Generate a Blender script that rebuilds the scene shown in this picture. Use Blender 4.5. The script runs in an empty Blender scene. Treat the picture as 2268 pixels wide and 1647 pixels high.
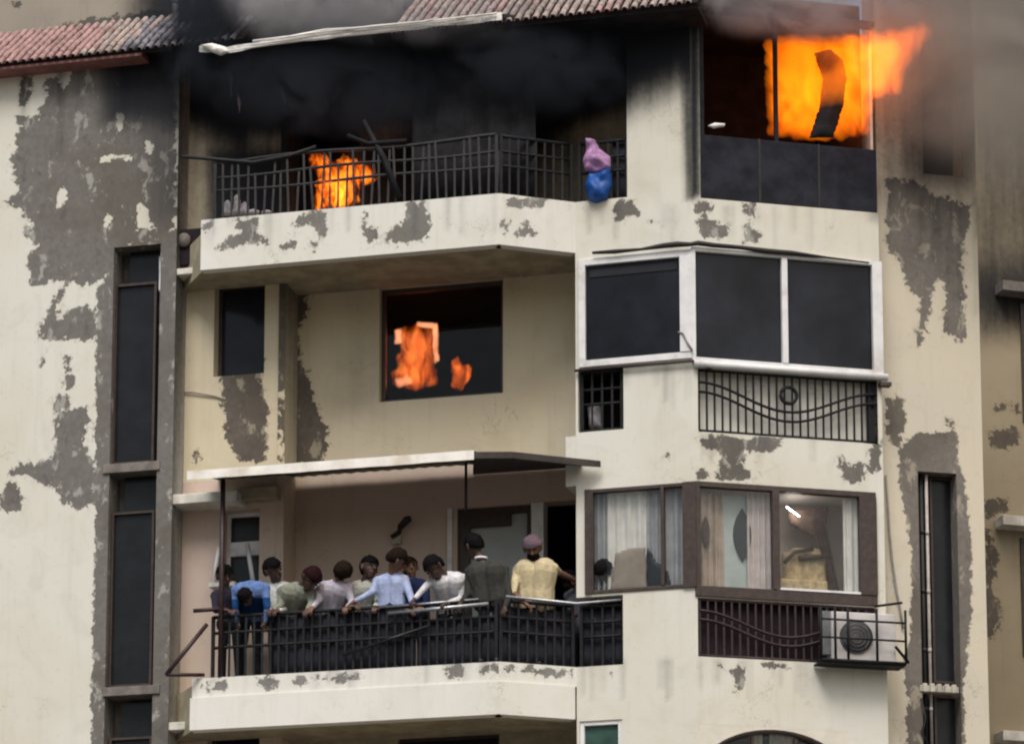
import bpy, bmesh, math, random
import numpy as np
from mathutils import Vector, Matrix, noise as mnoise

random.seed(7)
rng = np.random.default_rng(7)
R = math.radians

# ------------------------------------------------------------------ camera, world, sun, exposure
sc = bpy.context.scene
col = sc.collection
F, TH, V0, CAMZ = 7650.0, R(10), 1831.0, 1.6      # focal length in picture units (2268 wide), pitch, horizon row, eye height
cam_d = bpy.data.cameras.new('camera')
cam = bpy.data.objects.new('camera', cam_d); col.objects.link(cam)
cam.location = (0, 0, CAMZ)
cam.rotation_euler = (R(90) + TH, 0, 0)
cam_d.sensor_width = 36
cam_d.lens = 36 * F / 2268
cam_d.shift_y = (V0 - 823.5) / 2268
cam_d.clip_end = 3000
sc.camera = cam

SUN_EL, SUN_AZ = R(56), R(-20)                    # soft sun, high, in front of the facade and a little to the left
world = bpy.data.worlds.new('World'); sc.world = world
world.use_nodes = True
nt = world.node_tree
bg = nt.nodes['Background']
sky = nt.nodes.new('ShaderNodeTexSky')
sky.sky_type = 'NISHITA'; sky.sun_disc = False
sky.sun_elevation = SUN_EL
sky.sun_rotation = math.pi + SUN_AZ
sky.air_density = 1.6; sky.dust_density = 6.0; sky.ozone_density = 1.0
nt.links.new(sky.outputs[0], bg.inputs[0])
bg.inputs[1].default_value = 0.115
sun_d = bpy.data.lights.new('sun', 'SUN'); sun_d.energy = 2.0; sun_d.angle = R(24); sun_d.color = (1, 0.975, 0.935)
sun = bpy.data.objects.new('sun', sun_d); col.objects.link(sun)
sdir = Vector((math.sin(SUN_AZ) * math.cos(SUN_EL), -math.cos(SUN_AZ) * math.cos(SUN_EL), math.sin(SUN_EL)))
sun.rotation_euler = sdir.to_track_quat('Z', 'Y').to_euler()
vs = sc.view_settings
vs.view_transform = 'Standard'; vs.look = 'None'; vs.exposure = 0.14; vs.gamma = 1.0; vs.use_curve_mapping = False
sc.render.engine = 'CYCLES'
sc.cycles.use_denoising = True
sc.cycles.filter_width = 2.2
sc.cycles.max_bounces = 8
sc.cycles.transparent_max_bounces = 16
sc.cycles.volume_bounces = 1
sc.cycles.volume_step_rate = 2.0
sc.cycles.volume_max_steps = 160

# ------------------------------------------------------------------ geometry helpers
cT, sT = math.cos(TH), math.sin(TH)
def ray(u, v):
    a = (u - 1134) / F; b = (V0 - v) / F
    return Vector((a, cT - b * sT, sT + b * cT))
def proj(P):
    P = np.asarray(P, dtype=float)
    X, Y, Z = P[..., 0], P[..., 1], P[..., 2] - CAMZ
    zc = Y * cT + Z * sT; yc = -Y * sT + Z * cT
    return 1134 + F * X / zc, V0 - F * yc / zc
def at_y(u, y, v=823):
    d = ray(u, v); k = y / d.y
    return (d.x * k, y)

class Plane:
    """vertical facade plane: s metres along it, z up, o metres proud of it"""
    def __init__(self, p0, p1):
        self.p = Vector((p0[0], p0[1])); d = Vector((p1[0] - p0[0], p1[1] - p0[1]))
        self.len = d.length; self.t = d.normalized(); self.n = Vector((self.t.y, -self.t.x))
    def shift(self, o):
        q = Plane((0, 0), (1, 0)); q.p = self.p + self.n * o; q.t = self.t.copy(); q.n = self.n.copy(); q.len = self.len
        return q
    def hit(self, u, v, o=0.0):
        d = ray(u, v); pn = (self.p + self.n * o).dot(self.n)
        k = pn / (d.x * self.n.x + d.y * self.n.y)
        return Vector((d.x * k, d.y * k, CAMZ + d.z * k))
    def sz(self, u, v, o=0.0):
        h = self.hit(u, v, o)
        return (Vector((h.x, h.y)) - self.p).dot(self.t), h.z
    def s(self, u, v=823, o=0.0): return self.sz(u, v, o)[0]
    def z(self, u, v, o=0.0): return self.sz(u, v, o)[1]
    def pt(self, s, z, o=0.0):
        q = self.p + self.t * s + self.n * o
        return Vector((q.x, q.y, z))
    def rect(self, u0, u1, v0, v1, o=0.0):
        um, vm = (u0 + u1) / 2, (v0 + v1) / 2
        return self.s(u0, vm, o), self.s(u1, vm, o), self.z(um, v1, o), self.z(um, v0, o)
    def xy(self, s, o=0.0):
        q = self.p + self.t * s + self.n * o
        return (q.x, q.y)

WM = {}
def place(o, parent=None, M=None):
    M = M or Matrix.Identity(4)
    WM[o.name] = M
    if parent is not None:
        o.parent = parent
        o.matrix_parent_inverse = WM[parent.name].inverted()
    o.matrix_basis = M
    return o
def tag(o, label=None, cat=None, group=None, kind=None):
    if label: o['label'] = label
    if cat: o['category'] = cat
    if group: o['group'] = group
    if kind: o['kind'] = kind
    return o
def empty(name, loc, label, cat, group=None):
    o = bpy.data.objects.new(name, None); col.objects.link(o)
    o.empty_display_size = 0.2
    place(o, None, Matrix.Translation(Vector(loc)))
    return tag(o, label, cat, group)
def mesh_obj(name, me, mat=None, parent=None, M=None):
    o = bpy.data.objects.new(name, me); col.objects.link(o)
    if mat is not None and len(me.materials) == 0: me.materials.append(mat)
    return place(o, parent, M)

class MB:
    def __init__(self): self.v = []; self.f = []; self.smooth = []
    def add(self, vs, fs, smooth=False):
        b = len(self.v); self.v += [tuple(x) for x in vs]
        self.f += [tuple(i + b for i in f) for f in fs]; self.smooth += [smooth] * len(fs)
        return self
    def box8(self, c):
        return self.add(c, [(0, 3, 2, 1), (4, 5, 6, 7), (0, 1, 5, 4), (1, 2, 6, 5), (2, 3, 7, 6), (3, 0, 4, 7)])
    def box(self, pl, s0, s1, z0, z1, o0, o1):
        if s0 > s1: s0, s1 = s1, s0
        if z0 > z1: z0, z1 = z1, z0
        if o0 > o1: o0, o1 = o1, o0
        c = [pl.pt(s0, z0, o1), pl.pt(s1, z0, o1), pl.pt(s1, z0, o0), pl.pt(s0, z0, o0),
             pl.pt(s0, z1, o1), pl.pt(s1, z1, o1), pl.pt(s1, z1, o0), pl.pt(s0, z1, o0)]
        return self.box8(c)
    def rbox(self, pl, u0, u1, v0, v1, o0, o1):
        s0, s1, z0, z1 = pl.rect(u0, u1, v0, v1, o1)
        return self.box(pl, s0, s1, z0, z1, o0, o1)
    def prism(self, poly, e):                       # poly: 3-D points in one plane, e: extrusion vector
        n = len(poly); e = Vector(e)
        vs = [Vector(p) for p in poly] + [Vector(p) + e for p in poly]
        fs = [tuple(range(n)), tuple(range(2 * n - 1, n - 1, -1))] + [(i, i + n, (i + 1) % n + n, (i + 1) % n) for i in range(n)]
        return self.add(vs, fs)
    def tube(self, pts, r, seg=8, cap=True):
        pts = [Vector(p) for p in pts]; n = len(pts)
        rr = r if isinstance(r, (list, tuple)) else [r] * n
        vs, fs = [], []
        for i, p in enumerate(pts):
            d = (pts[min(i + 1, n - 1)] - pts[max(i - 1, 0)]).normalized()
            a = d.cross(Vector((0, 0, 1)));
            if a.length < 0.05: a = d.cross(Vector((1, 0, 0)))
            a.normalize(); b = d.cross(a)
            for k in range(seg):
                w = 2 * math.pi * k / seg
                vs.append(p + (a * math.cos(w) + b * math.sin(w)) * rr[i])
        for i in range(n - 1):
            for k in range(seg):
                k2 = (k + 1) % seg
                fs.append((i * seg + k, i * seg + k2, (i + 1) * seg + k2, (i + 1) * seg + k))
        if cap:
            fs.append(tuple(range(seg - 1, -1, -1))); fs.append(tuple((n - 1) * seg + k for k in range(seg)))
        return self.add(vs, fs, True)
    def ball(self, c, r, seg=12, rings=8):
        r = Vector(r) if isinstance(r, (tuple, list, Vector)) else Vector((r, r, r)); c = Vector(c)
        vs = [c + Vector((0, 0, r.z))]; fs = []
        for i in range(1, rings):
            th = math.pi * i / rings
            for k in range(seg):
                w = 2 * math.pi * k / seg
                vs.append(c + Vector((r.x * math.sin(th) * math.cos(w), r.y * math.sin(th) * math.sin(w), r.z * math.cos(th))))
        vs.append(c - Vector((0, 0, r.z))); L = len(vs) - 1
        for k in range(seg):
            fs.append((0, 1 + k, 1 + (k + 1) % seg)); b = 1 + (rings - 2) * seg
            fs.append((L, b + (k + 1) % seg, b + k))
        for i in range(rings - 2):
            for k in range(seg):
                a = 1 + i * seg
                fs.append((a + k, a + seg + k, a + seg + (k + 1) % seg, a + (k + 1) % seg))
        return self.add(vs, fs, True)
    def mesh(self, name, mat=None):
        me = bpy.data.meshes.new(name); me.from_pydata(self.v, [], self.f)
        me.polygons.foreach_set('use_smooth', self.smooth); me.update()
        bm = bmesh.new(); bm.from_mesh(me); bmesh.ops.recalc_face_normals(bm, faces=bm.faces); bm.to_mesh(me); bm.free()
        if mat: me.materials.append(mat)
        return me
    def build(self, name, mat, parent=None, bevel=0.0, M=None):
        o = mesh_obj(name, self.mesh(name, mat), None, parent, M)
        if bevel > 0:
            b = o.modifiers.new('bevel', 'BEVEL'); b.width = bevel; b.segments = 2; b.limit_method = 'ANGLE'
        return o

def sdf_poly(poly, U, V):
    """signed distance to a polygon in picture units, positive inside"""
    P = np.array(poly, float); d = np.full(U.shape, 1e9); inside = np.zeros(U.shape, bool)
    n = len(P); j = n - 1
    for i in range(n):
        ax, ay = P[j]; bx, by = P[i]
        ex, ey = bx - ax, by - ay
        t = np.clip(((U - ax) * ex + (V - ay) * ey) / (ex * ex + ey * ey + 1e-9), 0, 1)
        d = np.minimum(d, np.hypot(U - ax - t * ex, V - ay - t * ey))
        c = (ay > V) != (by > V)
        inside ^= c & (U < ex * (V - ay) / (ey if abs(ey) > 1e-9 else 1e-9) + ax)
        j = i
    return np.where(inside, d, -d)

def wall(name, pl, s0, s1, z0, z1, mat, parent, openings=(), depth=0.2, o=0.0, peel=(), soot=(), holes=(), step=0.06, reveal=None, back=True):
    """a wall with real openings and reveals; where paint has come off or soot has settled is kept as two vertex fields"""
    def lines(a, b, cuts):
        xs = sorted({a, b} | {c for c in cuts if a < c < b}); out = [xs[0]]
        for p, q in zip(xs, xs[1:]):
            k = max(1, int(math.ceil((q - p) / step)))
            out += [p + (q - p) * i / k for i in range(1, k + 1)]
        return out
    S = lines(s0, s1, [x for r in openings for x in r[:2]]); Z = lines(z0, z1, [x for r in openings for x in r[2:4]])
    ns, nz = len(S), len(Z)
    vs = [pl.pt(s, z, o) for z in Z for s in S]; fs = []
    for j in range(nz - 1):
        zm = (Z[j] + Z[j + 1]) / 2
        for i in range(ns - 1):
            sm = (S[i] + S[i + 1]) / 2
            if any(r[0] < sm < r[1] and r[2] < zm < r[3] for r in openings): continue
            fs.append((j * ns + i, j * ns + i + 1, (j + 1) * ns + i + 1, (j + 1) * ns + i))
    def q(pts):
        b = len(vs); vs.extend(pts); fs.append((b, b + 1, b + 2, b + 3))
    for r in openings:
        a, b2, c, d = max(r[0], s0), min(r[1], s1), max(r[2], z0), min(r[3], z1)
        dp = -(reveal if reveal else depth) + o
        if r[0] > s0: q([pl.pt(a, c, o), pl.pt(a, d, o), pl.pt(a, d, dp), pl.pt(a, c, dp)])
        if r[1] < s1: q([pl.pt(b2, d, o), pl.pt(b2, c, o), pl.pt(b2, c, dp), pl.pt(b2, d, dp)])
        if r[2] > z0: q([pl.pt(b2, c, o), pl.pt(a, c, o), pl.pt(a, c, dp), pl.pt(b2, c, dp)])
        if r[3] < z1: q([pl.pt(a, d, o), pl.pt(b2, d, o), pl.pt(b2, d, dp), pl.pt(a, d, dp)])
    dp = o - depth
    def free(side):                                  # outer rims, skipped where an opening runs to the edge
        return not any((side == 0 and r[0] <= s0) or (side == 1 and r[1] >= s1) for r in openings)
    for side, s in ((0, s0), (1, s1)):
        segs = [(z0, z1)]
        for r in openings:
            if (side == 0 and r[0] <= s0) or (side == 1 and r[1] >= s1):
                new = []
                for a, b2 in segs:
                    if r[3] <= a or r[2] >= b2: new.append((a, b2)); continue
                    if r[2] > a: new.append((a, r[2]))
                    if r[3] < b2: new.append((r[3], b2))
                segs = new
        for a, b2 in segs: q([pl.pt(s, a, o), pl.pt(s, b2, o), pl.pt(s, b2, dp), pl.pt(s, a, dp)])
    q([pl.pt(s0, z1, o), pl.pt(s1, z1, o), pl.pt(s1, z1, dp), pl.pt(s0, z1, dp)])
    q([pl.pt(s0, z0, o), pl.pt(s1, z0, o), pl.pt(s1, z0, dp), pl.pt(s0, z0, dp)])
    if back:
        SS = sorted({s0, s1} | {min(max(x, s0), s1) for r in openings for x in r[:2]}); ZZ = sorted({z0, z1} | {min(max(x, z0), z1) for r in openings for x in r[2:4]})
        for a, b2 in zip(SS, SS[1:]):
            for c, d in zip(ZZ, ZZ[1:]):
                if any(r[0] < (a + b2) / 2 < r[1] and r[2] < (c + d) / 2 < r[3] for r in openings): continue
                q([pl.pt(a, c, dp), pl.pt(b2, c, dp), pl.pt(b2, d, dp), pl.pt(a, d, dp)])
    me = bpy.data.meshes.new(name); me.from_pydata([tuple(v) for v in vs], [], fs); me.update()
    P = np.array([tuple(v) for v in vs]); U, V = proj(P)
    pe = np.full(len(P), -3.0); so = np.zeros(len(P))
    for it in peel:
        poly, w = (it if isinstance(it, tuple) else (it, 11.0))
        pe = np.maximum(pe, sdf_poly(poly, U, V) / w)
    for poly in holes:
        pe = np.minimum(pe, -sdf_poly(poly, U, V) / 6.0)
    for poly, w, val in soot:
        k = np.clip(sdf_poly(poly, U, V) / w * 0.5 + 0.5, 0, 1); k = k * k * (3 - 2 * k) * val
        so = 1 - (1 - so) * (1 - k)
    for nm, arr in (('peel', np.clip(pe, -3, 3)), ('soot', so)):
        at = me.attributes.new(nm, 'FLOAT', 'POINT'); at.data.foreach_set('value', arr.astype(np.float32))
    me.materials.append(mat)
    return mesh_obj(name, me, None, parent)

def room(name, pl, r, depth, mat, parent, o=0.0):
    s0, s1, z0, z1 = r; m = MB()
    a = [pl.pt(s, z, o) for s, z in ((s0, z0), (s1, z0), (s1, z1), (s0, z1))]
    b = [pl.pt(s, z, o - depth) for s, z in ((s0, z0), (s1, z0), (s1, z1), (s0, z1))]
    m.add(a + b, [(4, 5, 6, 7), (0, 1, 5, 4), (1, 2, 6, 5), (2, 3, 7, 6), (3, 0, 4, 7)])
    return m.build(name, mat, parent)

def pillow(pl, poly, o, thick, step=0.03, amp=0.3, fr=6.0, seed=0, prof=0):
    """closed lumpy body with the given outline on a plane and real thickness to both sides"""
    pts = [pl.sz(u, v, o) for u, v in poly]
    A = np.array(pts); lo, hi = A.min(0), A.max(0)
    nx, ny = int((hi[0] - lo[0]) / step) + 3, int((hi[1] - lo[1]) / step) + 3
    gx = lo[0] - step + np.arange(nx) * step; gy = lo[1] - step + np.arange(ny) * step
    GX, GY = np.meshgrid(gx, gy); D = sdf_poly(pts, GX, GY)
    ok = D > -0.5 * step
    GYd, GXd = np.gradient(D, step)
    mx = D.max(); idf = {}; idb = {}; m = MB()
    for j in range(ny):
        for i in range(nx):
            if not ok[j, i]: continue
            x, y = gx[i], gy[j]; t = max(D[j, i], 0) / mx
            if D[j, i] < 0.5 * step:
                gl = math.hypot(GXd[j, i], GYd[j, i]) + 1e-6
                x -= D[j, i] * GXd[j, i] / gl; y -= D[j, i] * GYd[j, i] / gl; t = 0.0
            h = thick * (math.sqrt(min(1, t * (2 - t)) + 1e-4) if prof == 0 else min(1.0, 1.6 * t) + 0.004)
            nz = mnoise.noise(Vector((x * fr + seed, y * fr, seed * 1.7)))
            jx = step * 0.5 * mnoise.noise(Vector((x * 9, y * 9, seed + 3)))
            idf[j, i] = len(m.v); m.v.append(tuple(pl.pt(x + jx, y, o + h * (1 + amp * nz))))
            idb[j, i] = len(m.v); m.v.append(tuple(pl.pt(x + jx, y, o - h * (1 - amp * nz))))
    edge = {}
    for j in range(ny - 1):
        for i in range(nx - 1):
            k = [(j, i), (j, i + 1), (j + 1, i + 1), (j + 1, i)]
            if all(x in idf for x in k):
                m.f.append(tuple(idf[x] for x in k)); m.f.append(tuple(idb[x] for x in reversed(k))); m.smooth += [True, True]
                for a, b in zip(k, k[1:] + k[:1]):
                    if (b, a) in edge: del edge[(b, a)]
                    else: edge[(a, b)] = 1
    for a, b in edge:
        m.f.append((idf[b], idf[a], idb[a], idb[b])); m.smooth.append(True)
    return m

# ------------------------------------------------------------------ materials
def new_mat(name):
    m = bpy.data.materials.new(name); m.use_nodes = True
    return m, m.node_tree, m.node_tree.nodes['Principled BSDF']
def N(nt, t, **kw):
    n = nt.nodes.new(t)
    for k, v in kw.items(): setattr(n, k, v)
    return n
def mixc(nt, fac, a, b, mode='MIX'):
    n = N(nt, 'ShaderNodeMix', data_type='RGBA', blend_type=mode)
    for sock, val in ((n.inputs[0], fac), (n.inputs[6], a), (n.inputs[7], b)):
        if isinstance(val, bpy.types.NodeSocket): nt.links.new(val, sock)
        elif isinstance(val, (tuple, list)): sock.default_value = (*val[:3], 1)
        else: sock.default_value = val
    return n.outputs[2]
def math_n(nt, op, a, b=0.0, c=0.0, clamp=False):
    n = N(nt, 'ShaderNodeMath', operation=op, use_clamp=clamp)
    for i, val in enumerate((a, b, c)):
        if isinstance(val, bpy.types.NodeSocket): nt.links.new(val, n.inputs[i])
        else: n.inputs[i].default_value = val
    return n.outputs[0]
def ramp(nt, x, lo, hi, a=0.0, b=1.0, smooth=True):
    n = N(nt, 'ShaderNodeMapRange', interpolation_type='SMOOTHSTEP' if smooth else 'LINEAR')
    nt.links.new(x, n.inputs[0])
    for i, v in enumerate((lo, hi, a, b)): n.inputs[i + 1].default_value = v
    return n.outputs[0]
def noise_n(nt, scale, detail=4, rough=0.55, stretch=None, dist=0.0):
    g = N(nt, 'ShaderNodeNewGeometry'); src = g.outputs['Position']
    if stretch:
        mp = N(nt, 'ShaderNodeMapping'); mp.inputs['Scale'].default_value = stretch
        nt.links.new(src, mp.inputs[0]); src = mp.outputs[0]
    n = N(nt, 'ShaderNodeTexNoise'); nt.links.new(src, n.inputs['Vector'])
    n.inputs['Scale'].default_value = scale; n.inputs['Detail'].default_value = detail
    n.inputs['Roughness'].default_value = rough; n.inputs['Distortion'].default_value = dist
    return n.outputs['Fac']
def bump(nt, bsdf, h, dist=0.01, strength=0.6):
    b = N(nt, 'ShaderNodeBump'); b.inputs['Distance'].default_value = dist; b.inputs['Strength'].default_value = strength
    nt.links.new(h, b.inputs['Height']); nt.links.new(b.outputs[0], bsdf.inputs['Normal'])

def paint_mat(name, cream, cream2, plaster=(0.135, 0.122, 0.112), patchy=0.0):
    m, nt, b = new_mat(name)
    ap = N(nt, 'ShaderNodeAttribute', attribute_name='peel').outputs['Fac']
    as_ = N(nt, 'ShaderNodeAttribute', attribute_name='soot').outputs['Fac']
    n1 = noise_n(nt, 3.2, 6, 0.62, dist=0.6); n2 = noise_n(nt, 11, 5, 0.65, dist=0.4); n3 = noise_n(nt, 0.55, 3)
    streak = noise_n(nt, 1.0, 4, 0.6, (7, 7, 0.5)); fine = noise_n(nt, 60, 3)
    f = math_n(nt, 'ADD', ap, math_n(nt, 'MULTIPLY', math_n(nt, 'SUBTRACT', n1, 0.5), 4.2))
    f = math_n(nt, 'ADD', f, math_n(nt, 'MULTIPLY', math_n(nt, 'SUBTRACT', n2, 0.5), 4.6))
    mask = ramp(nt, f, -0.16, 0.16)
    c = mixc(nt, ramp(nt, n3, 0.35, 0.65), cream, cream2)
    c = mixc(nt, ramp(nt, streak, 0.5, 0.8, 0, 0.2), c, (cream[0] * 0.55, cream[1] * 0.52, cream[2] * 0.47))
    c = mixc(nt, ramp(nt, n2, 0.56, 0.74, 0, 0.22), c, (cream[0] * 0.62, cream[1] * 0.58, cream[2] * 0.5))
    pl_ = mixc(nt, ramp(nt, n2, 0.3, 0.7), plaster, tuple(x * 1.28 for x in plaster))
    pl_ = mixc(nt, ramp(nt, n3, 0.4, 0.62, 0, 0.6), pl_, (plaster[0] * 0.72, plaster[1] * 0.68, plaster[2] * 0.62))
    n5 = noise_n(nt, 3.4, 7, 0.68, (1.2, 1.2, 0.8), 0.35)
    pl_ = mixc(nt, ramp(nt, n5, 0.56, 0.63, 0, 0.7), pl_, tuple(x * 0.6 for x in cream))
    pl_ = mixc(nt, ramp(nt, n5, 0.40, 0.34, 0, 0.45), pl_, tuple(x * 0.6 for x in plaster))
    c = mixc(nt, ramp(nt, f, -0.75, -0.05, 0, 0.22), c, (cream[0] * 0.6, cream[1] * 0.56, cream[2] * 0.5))
    cr = math_n(nt, 'ABSOLUTE', math_n(nt, 'SUBTRACT', noise_n(nt, 0.8, 7, 0.62, dist=0.3), 0.5))
    cr = math_n(nt, 'MULTIPLY', ramp(nt, cr, 0.0045, 0.0005), ramp(nt, n3, 0.5, 0.6, 0, 0.5))
    c = mixc(nt, cr, c, (cream[0] * 0.35, cream[1] * 0.33, cream[2] * 0.3))
    blot = noise_n(nt, 1.7, 5, 0.6, dist=0.8)
    c = mixc(nt, ramp(nt, blot, 0.5, 0.72, 0, 0.28), c, (cream[0] * 0.72, cream[1] * 0.69, cream[2] * 0.62))
    c = mixc(nt, mask, c, pl_)
    mid = math_n(nt, 'MULTIPLY', math_n(nt, 'MULTIPLY', as_, math_n(nt, 'SUBTRACT', 1.0, as_)), 1.7)
    var = math_n(nt, 'ADD', math_n(nt, 'SUBTRACT', streak, 0.5), math_n(nt, 'MULTIPLY', math_n(nt, 'SUBTRACT', n2, 0.5), 0.7))
    sm = math_n(nt, 'ADD', as_, math_n(nt, 'MULTIPLY', mid, var), clamp=True)
    sm = math_n(nt, 'SUBTRACT', 1.0, math_n(nt, 'POWER', math_n(nt, 'SUBTRACT', 1.0, sm), 2.6))
    c = mixc(nt, sm, c, (0.012, 0.0135, 0.018))
    nt.links.new(c, b.inputs['Base Color'])
    b.inputs['Roughness'].default_value = 0.9; b.inputs['Specular IOR Level'].default_value = 0.2
    h = math_n(nt, 'ADD', math_n(nt, 'MULTIPLY', mask, -0.8), math_n(nt, 'MULTIPLY', fine, 0.12))
    h = math_n(nt, 'ADD', h, math_n(nt, 'MULTIPLY', n2, 0.25))
    bump(nt, b, h, 0.008, 0.5)
    return m
def plain(name, c, rough=0.6, var=0.25, scale=8.0, metal=0.0, spec=0.4, bmp=0.0, dirt=None):
    m, nt, b = new_mat(name)
    n1 = noise_n(nt, scale, 5, 0.6)
    cc = mixc(nt, ramp(nt, n1, 0.3, 0.72), tuple(x * (1 - var) for x in c), tuple(min(1, x * (1 + var * 0.6)) for x in c))
    if dirt:
        cc = mixc(nt, ramp(nt, noise_n(nt, scale * 0.4, 5, 0.65), 0.5, 0.68, 0, 0.8), cc, dirt)
    nt.links.new(cc, b.inputs['Base Color'])
    b.inputs['Roughness'].default_value = rough; b.inputs['Metallic'].default_value = metal; b.inputs['Specular IOR Level'].default_value = spec
    if bmp: bump(nt, b, noise_n(nt, scale * 4, 4), bmp, 0.5)
    return m
def glass_mat(name, tint, clear, rough=0.04):
    m, nt, b = new_mat(name)
    out = nt.nodes['Material Output']; nt.nodes.remove(b)
    g = N(nt, 'ShaderNodeBsdfGlossy'); g.inputs['Roughness'].default_value = rough; g.inputs['Color'].default_value = (0.9, 0.95, 1, 1)
    t = N(nt, 'ShaderNodeBsdfTransparent'); t.inputs['Color'].default_value = (*tint, 1)
    fr = N(nt, 'ShaderNodeFresnel'); fr.inputs['IOR'].default_value = 1.5
    mx = N(nt, 'ShaderNodeMixShader')
    nt.links.new(math_n(nt, 'MULTIPLY', fr.outputs[0], clear), mx.inputs[0]); nt.links.new(t.outputs[0], mx.inputs[1]); nt.links.new(g.outputs[0], mx.inputs[2])
    nt.links.new(mx.outputs[0], out.inputs[0])
    return m

M = {}
M['paint'] = paint_mat('cream_paint', (0.69, 0.685, 0.635), (0.645, 0.62, 0.54), (0.15, 0.142, 0.134))
M['paint_yellow'] = paint_mat('cream_paint_warm', (0.62, 0.565, 0.455), (0.58, 0.545, 0.46), (0.155, 0.142, 0.128))
M['paint_white'] = paint_mat('white_paint', (0.745, 0.74, 0.71), (0.70, 0.695, 0.64), (0.2, 0.197, 0.188))
M['paint_pink'] = paint_mat('pink_beige_paint', (0.60, 0.475, 0.42), (0.56, 0.455, 0.37))
M['paint_recess'] = paint_mat('beige_paint', (0.66, 0.59, 0.44), (0.61, 0.53, 0.39), (0.12, 0.105, 0.09))
M['paint_next'] = paint_mat('shaded_cream_paint', (0.36, 0.305, 0.215), (0.32, 0.265, 0.19), (0.1, 0.085, 0.07))  # cream with the shade on the neighbouring block put into its base colour
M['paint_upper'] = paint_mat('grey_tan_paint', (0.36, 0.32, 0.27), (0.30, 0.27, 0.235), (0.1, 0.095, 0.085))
M['trim_white'] = plain('white_trim', (0.70, 0.68, 0.62), 0.9, 0.2, 5, spec=0.15, dirt=(0.42, 0.39, 0.34))
M['trim_cream'] = plain('cream_trim', (0.68, 0.65, 0.57), 0.9, 0.1, 3, spec=0.15)
M['plaster'] = plain('bare_plaster', (0.2, 0.18, 0.17), 0.92, 0.3, 6, spec=0.15, bmp=0.004)
M['plaster_light'] = plain('pale_plaster', (0.5, 0.47, 0.41), 0.9, 0.25, 5, spec=0.15, dirt=(0.25, 0.22, 0.19))
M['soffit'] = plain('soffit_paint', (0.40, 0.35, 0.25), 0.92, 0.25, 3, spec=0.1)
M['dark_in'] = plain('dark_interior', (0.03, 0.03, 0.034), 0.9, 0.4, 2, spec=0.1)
M['charred'] = plain('charred_surface', (0.014, 0.014, 0.018), 0.8, 0.6, 4, spec=0.25, bmp=0.01)
M['room_warm'] = plain('room_wall', (0.74, 0.66, 0.62), 0.9, 0.15, 2, spec=0.1)
M['iron'] = plain('black_iron', (0.012, 0.012, 0.015), 0.6, 0.4, 14, spec=0.2, dirt=(0.02, 0.019, 0.022))
M['iron_red'] = plain('oxide_red_iron', (0.036, 0.019, 0.021), 0.5, 0.4, 14, spec=0.4)
M['burnt_iron'] = plain('burnt_iron', (0.016, 0.016, 0.02), 0.6, 0.5, 9, spec=0.4, bmp=0.003)
M['steel'] = plain('bare_steel_rail', (0.42, 0.44, 0.48), 0.35, 0.25, 18, metal=0.8)
M['sheet'] = plain('bright_metal_sheet', (0.88, 0.86, 0.82), 0.4, 0.1, 3, dirt=(0.62, 0.55, 0.46))
M['sheet_burnt'] = plain('scorched_metal_sheet', (0.74, 0.72, 0.69), 0.4, 0.4, 7, metal=0.1, dirt=(0.2, 0.17, 0.16))
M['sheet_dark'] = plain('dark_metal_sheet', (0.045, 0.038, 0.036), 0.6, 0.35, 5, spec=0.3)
M['upvc'] = plain('white_window_frame', (0.74, 0.74, 0.76), 0.45, 0.08, 6, dirt=(0.52, 0.5, 0.48))
M['brown'] = plain('brown_window_frame', (0.055, 0.038, 0.034), 0.45, 0.3, 12)
M['tile'] = plain('pink_roof_tile', (0.40, 0.25, 0.24), 0.8, 0.35, 7, spec=0.2, dirt=(0.2, 0.14, 0.12))
M['tile_grey'] = plain('dusty_roof_tile', (0.37, 0.30, 0.275), 0.85, 0.35, 7, spec=0.2, dirt=(0.15, 0.12, 0.11))
M['tile_soot'] = plain('sooty_roof_tile', (0.21, 0.205, 0.23), 0.85, 0.5, 7, spec=0.2, dirt=(0.03, 0.03, 0.035))
M['roof_base'] = plain('roof_bed', (0.022, 0.016, 0.016), 0.95, 0.3, 6, spec=0.1)
M['fascia'] = plain('red_fascia', (0.27, 0.13, 0.12), 0.8, 0.25, 6, spec=0.2)
M['pipe'] = plain('grey_pipe', (0.16, 0.165, 0.18), 0.5, 0.2, 10)
M['pipe_pale'] = plain('pale_pipe', (0.42, 0.38, 0.36), 0.5, 0.2, 10)
M['cable'] = plain('black_cable', (0.02, 0.02, 0.02), 0.6, 0.2, 10)
M['cable_grey'] = plain('grey_cable', (0.3, 0.28, 0.26), 0.6, 0.2, 10)
M['ac'] = plain('white_casing', (0.56, 0.54, 0.54), 0.5, 0.1, 6, dirt=(0.45, 0.42, 0.4))
M['grille'] = plain('fan_grille', (0.09, 0.085, 0.09), 0.6, 0.3, 8)
M['navy_sheet'] = plain('dark_cloth_screen', (0.022, 0.024, 0.034), 0.85, 0.45, 3, spec=0.15, bmp=0.01)
M['maroon_sheet'] = plain('maroon_screen', (0.022, 0.014, 0.02), 0.8, 0.4, 4, spec=0.2)
M['slot_glass'] = plain('smoked_glass', (0.014, 0.015, 0.019), 0.25, 0.3, 3, spec=0.28)
M['pane_dark'] = plain('dark_tinted_glass', (0.016, 0.018, 0.026), 0.14, 0.7, 0.7, spec=0.24)
M['blind'] = plain('dark_roller_blind', (0.012, 0.014, 0.02), 0.8, 0.2, 3)
M['clear'] = glass_mat('clear_glass', (0.97, 0.98, 0.98), 0.45)
M['dim_glass'] = glass_mat('dim_glass', (0.85, 0.84, 0.82), 0.3)
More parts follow.
